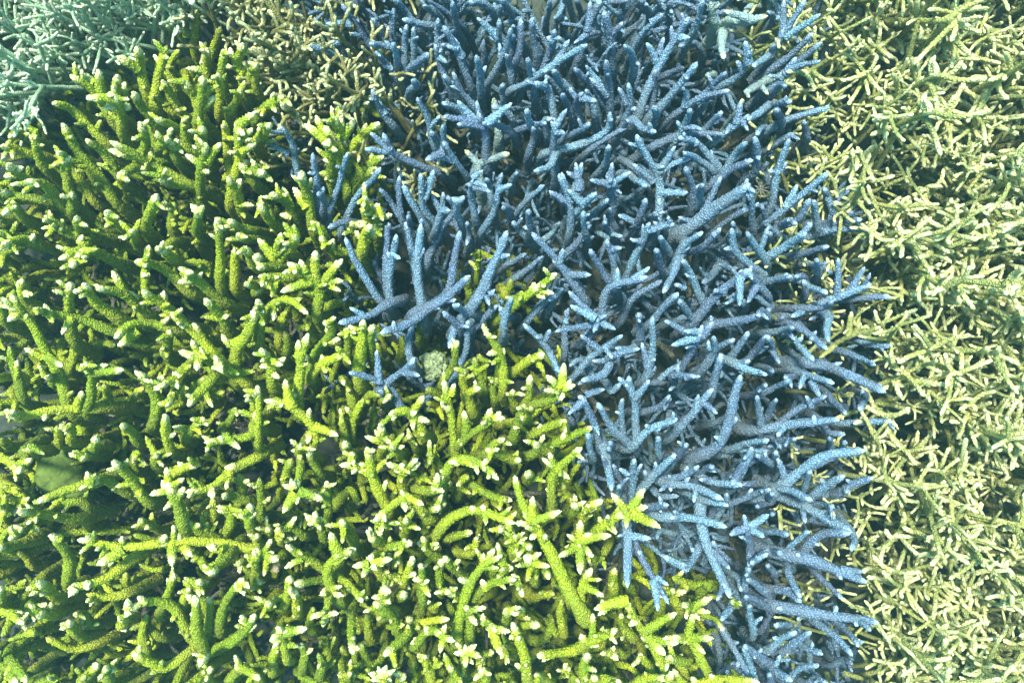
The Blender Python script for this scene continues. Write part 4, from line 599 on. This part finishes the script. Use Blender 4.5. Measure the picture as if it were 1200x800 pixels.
# ------------------------------------------------------------------ reef bed, rubble and the few odd creatures
def grid_mesh(name, half, nn, z, amp, mat):
    # denser towards the middle
    t = np.linspace(-1, 1, nn); g = np.sign(t)*(np.abs(t)**3)*half*0.97+t*half*0.03
    X, Y = np.meshgrid(g, g)
    Zz = z+amp*(np.sin(X*31+Y*7)*np.sin(Y*27-X*5)+.5*np.sin(X*71+2)*np.sin(Y*63))
    V = np.stack([X, Y, Zz], 2).reshape(-1, 3)
    i = np.arange(nn-1); A = (i[:, None]*nn+i[None]).ravel()
    Fq = np.stack([A, A+1, A+nn+1, A+nn], 1); zz = np.zeros(len(V))
    return to_mesh(name, (V, Fq, zz, zz, zz), mat)
g = part('reef_bed', grid_mesh('reef_bed', 30, 241, FLOOR+.0, .012, M_floor), None); g['kind'] = 'structure'; g['label'] = 'dark reef rock under the corals'
rub = []
for _ in range(3800):
    x, y = random.uniform(-120, 1320), random.uniform(-100, 900); p = P(x, y, -FLOOR-.012); a = random.uniform(0, 3.14); ln = random.uniform(.006, .03)
    d = np.array([math.cos(a), math.sin(a), rng.normal(0, .25)])*ln
    rub.append(sweep([p-d/2, p+rng.normal(0, .002, 3), p+d/2], random.uniform(.002, .006), .002, segs=6, step=.005, amp=.0008, tipw=0))
g = part('coral_rubble', to_mesh('coral_rubble', join(rub), M_rub), None); g['kind'] = 'stuff'; g['label'] = 'broken dead coral sticks and gravel in the dark gaps between branches'; g['category'] = 'rubble'
g['group'] = 'rubble'
def lump(name, px, py, d, rad, mat, label, cat, lobes, flat=.6, knob=0.0):
    cdir = rng.normal(size=(lobes, 3)); cdir /= np.linalg.norm(cdir, axis=1)[:, None]
    nu, nv = (80, 50) if knob == 0 else (96, 60)
    u = np.linspace(0, 2*math.pi, nu, endpoint=False); v = np.linspace(0.02, math.pi-.02, nv)
    U, Vv = np.meshgrid(u, v); D = np.stack([np.cos(U)*np.sin(Vv), np.sin(U)*np.sin(Vv), np.cos(Vv)], 2).reshape(-1, 3)
    dots = np.max(D@cdir.T, axis=1); r = rad*(.72+.33*np.clip((dots-(.8 if knob == 0 else .982))/(.2 if knob == 0 else .018), 0, 1)**.6*(1 if knob == 0 else knob))
    if knob: r = r*(1+.14*np.sin(D[:, 0]*4+2)*np.sin(D[:, 1]*5+1)+.07*np.sin(D[:, 0]*9+D[:, 1]*7))
    if knob == 0: r = r*(1+.05*np.sin(D[:, 0]*9+1)*np.sin(D[:, 1]*11)+.02*np.sin(D[:, 0]*31)*np.sin(D[:, 1]*27+D[:, 2]*20))
    V = D*r[:, None]; V[:, 2] *= flat
    A = (np.arange(nv-1)[:, None]*nu); j = np.arange(nu)[None]; j2 = (j+1) % nu
    Fq = np.stack([A+j, A+nu+j, A+nu+j2, A+j2], 2).reshape(-1, 4); zz = np.zeros(len(V))
    o = part(name, to_mesh(name, (V, Fq, zz, zz, zz), mat), None); o.location = Vector(P(px, py, d))
    o['label'] = label; o['category'] = cat
    return o
lump('knobbly_coral', 508, 428, .10, .0155, M_knob, 'small round knobbly pale green coral below the blue branches near the centre', 'coral', 230, .8, 1.1)
lump('smooth_coral', 72, 556, .125, .038, M_lump, 'smooth rounded olive coral mound among green branches on the left', 'coral', 9, .75)
lump('nodule', 323, 665, .055, .0062, M_nodule, 'tiny round pinkish sponge among green branches at lower left', 'nodule', 6, .8)  # small round knob, kind not identified
E = bpy.data.objects.new('feather_star', None); COL.objects.link(E); E.location = Vector(P(891, 222, .06)); E['label'] = 'tiny dark feather star with pale thin arms between blue branches'; E['category'] = 'feather star'
part('disc', to_mesh('disc', sweep([np.array([0, 0, -.003]), np.zeros(3), np.array([0, 0, .003])], .003, .002, segs=8, tipw=0, amp=0, step=.001), M_star), E)
for k in range(10):
    a = k*.628+.2; ln = random.uniform(.008, .012); dv = np.array([math.cos(a), math.sin(a), .25])
    part('arm', to_mesh('arm', sweep([dv*.002, dv*ln*.5+np.array([0, 0, .002]), dv*ln], .0008, .0005, segs=5, tipw=0, amp=.0002, wob=.0002), M_star), E)
print('tris', sum(len(m.polygons)*2 for m in bpy.data.meshes))

# ------------------------------------------------------------------ the sea water itself
def haze_box(x, z0, z1):
    V = np.array([(sx*x, sy*x, z) for z in (z0, z1) for sx, sy in ((-1, -1), (1, -1), (1, 1), (-1, 1))], float)
    Fq = np.array([(3, 2, 1, 0), (4, 5, 6, 7), (0, 1, 5, 4), (1, 2, 6, 5), (2, 3, 7, 6), (3, 0, 4, 7)]); zz = np.zeros(8)
    m = bpy.data.materials.new('water_haze'); m.use_nodes = True; n = m.node_tree; n.nodes.clear()
    v = n.nodes.new('ShaderNodeVolumePrincipled'); o = n.nodes.new('ShaderNodeOutputMaterial')
    v.inputs['Color'].default_value = (0.35, 0.85, 0.92, 1); v.inputs['Density'].default_value = HAZE; v.inputs['Anisotropy'].default_value = 0.2
    n.links.new(v.outputs[0], o.inputs['Volume'])
    me = to_mesh('haze', (V, Fq, zz, zz, zz), m); me.polygons.foreach_set('use_smooth', [False]*6)
    h = part('haze', me, None); h['kind'] = 'stuff'; h['label'] = 'clear pale cyan sea water over the reef'; h['category'] = 'water'
HAZE = 0.062
haze_box(32, FLOOR-1.1, H+.12)
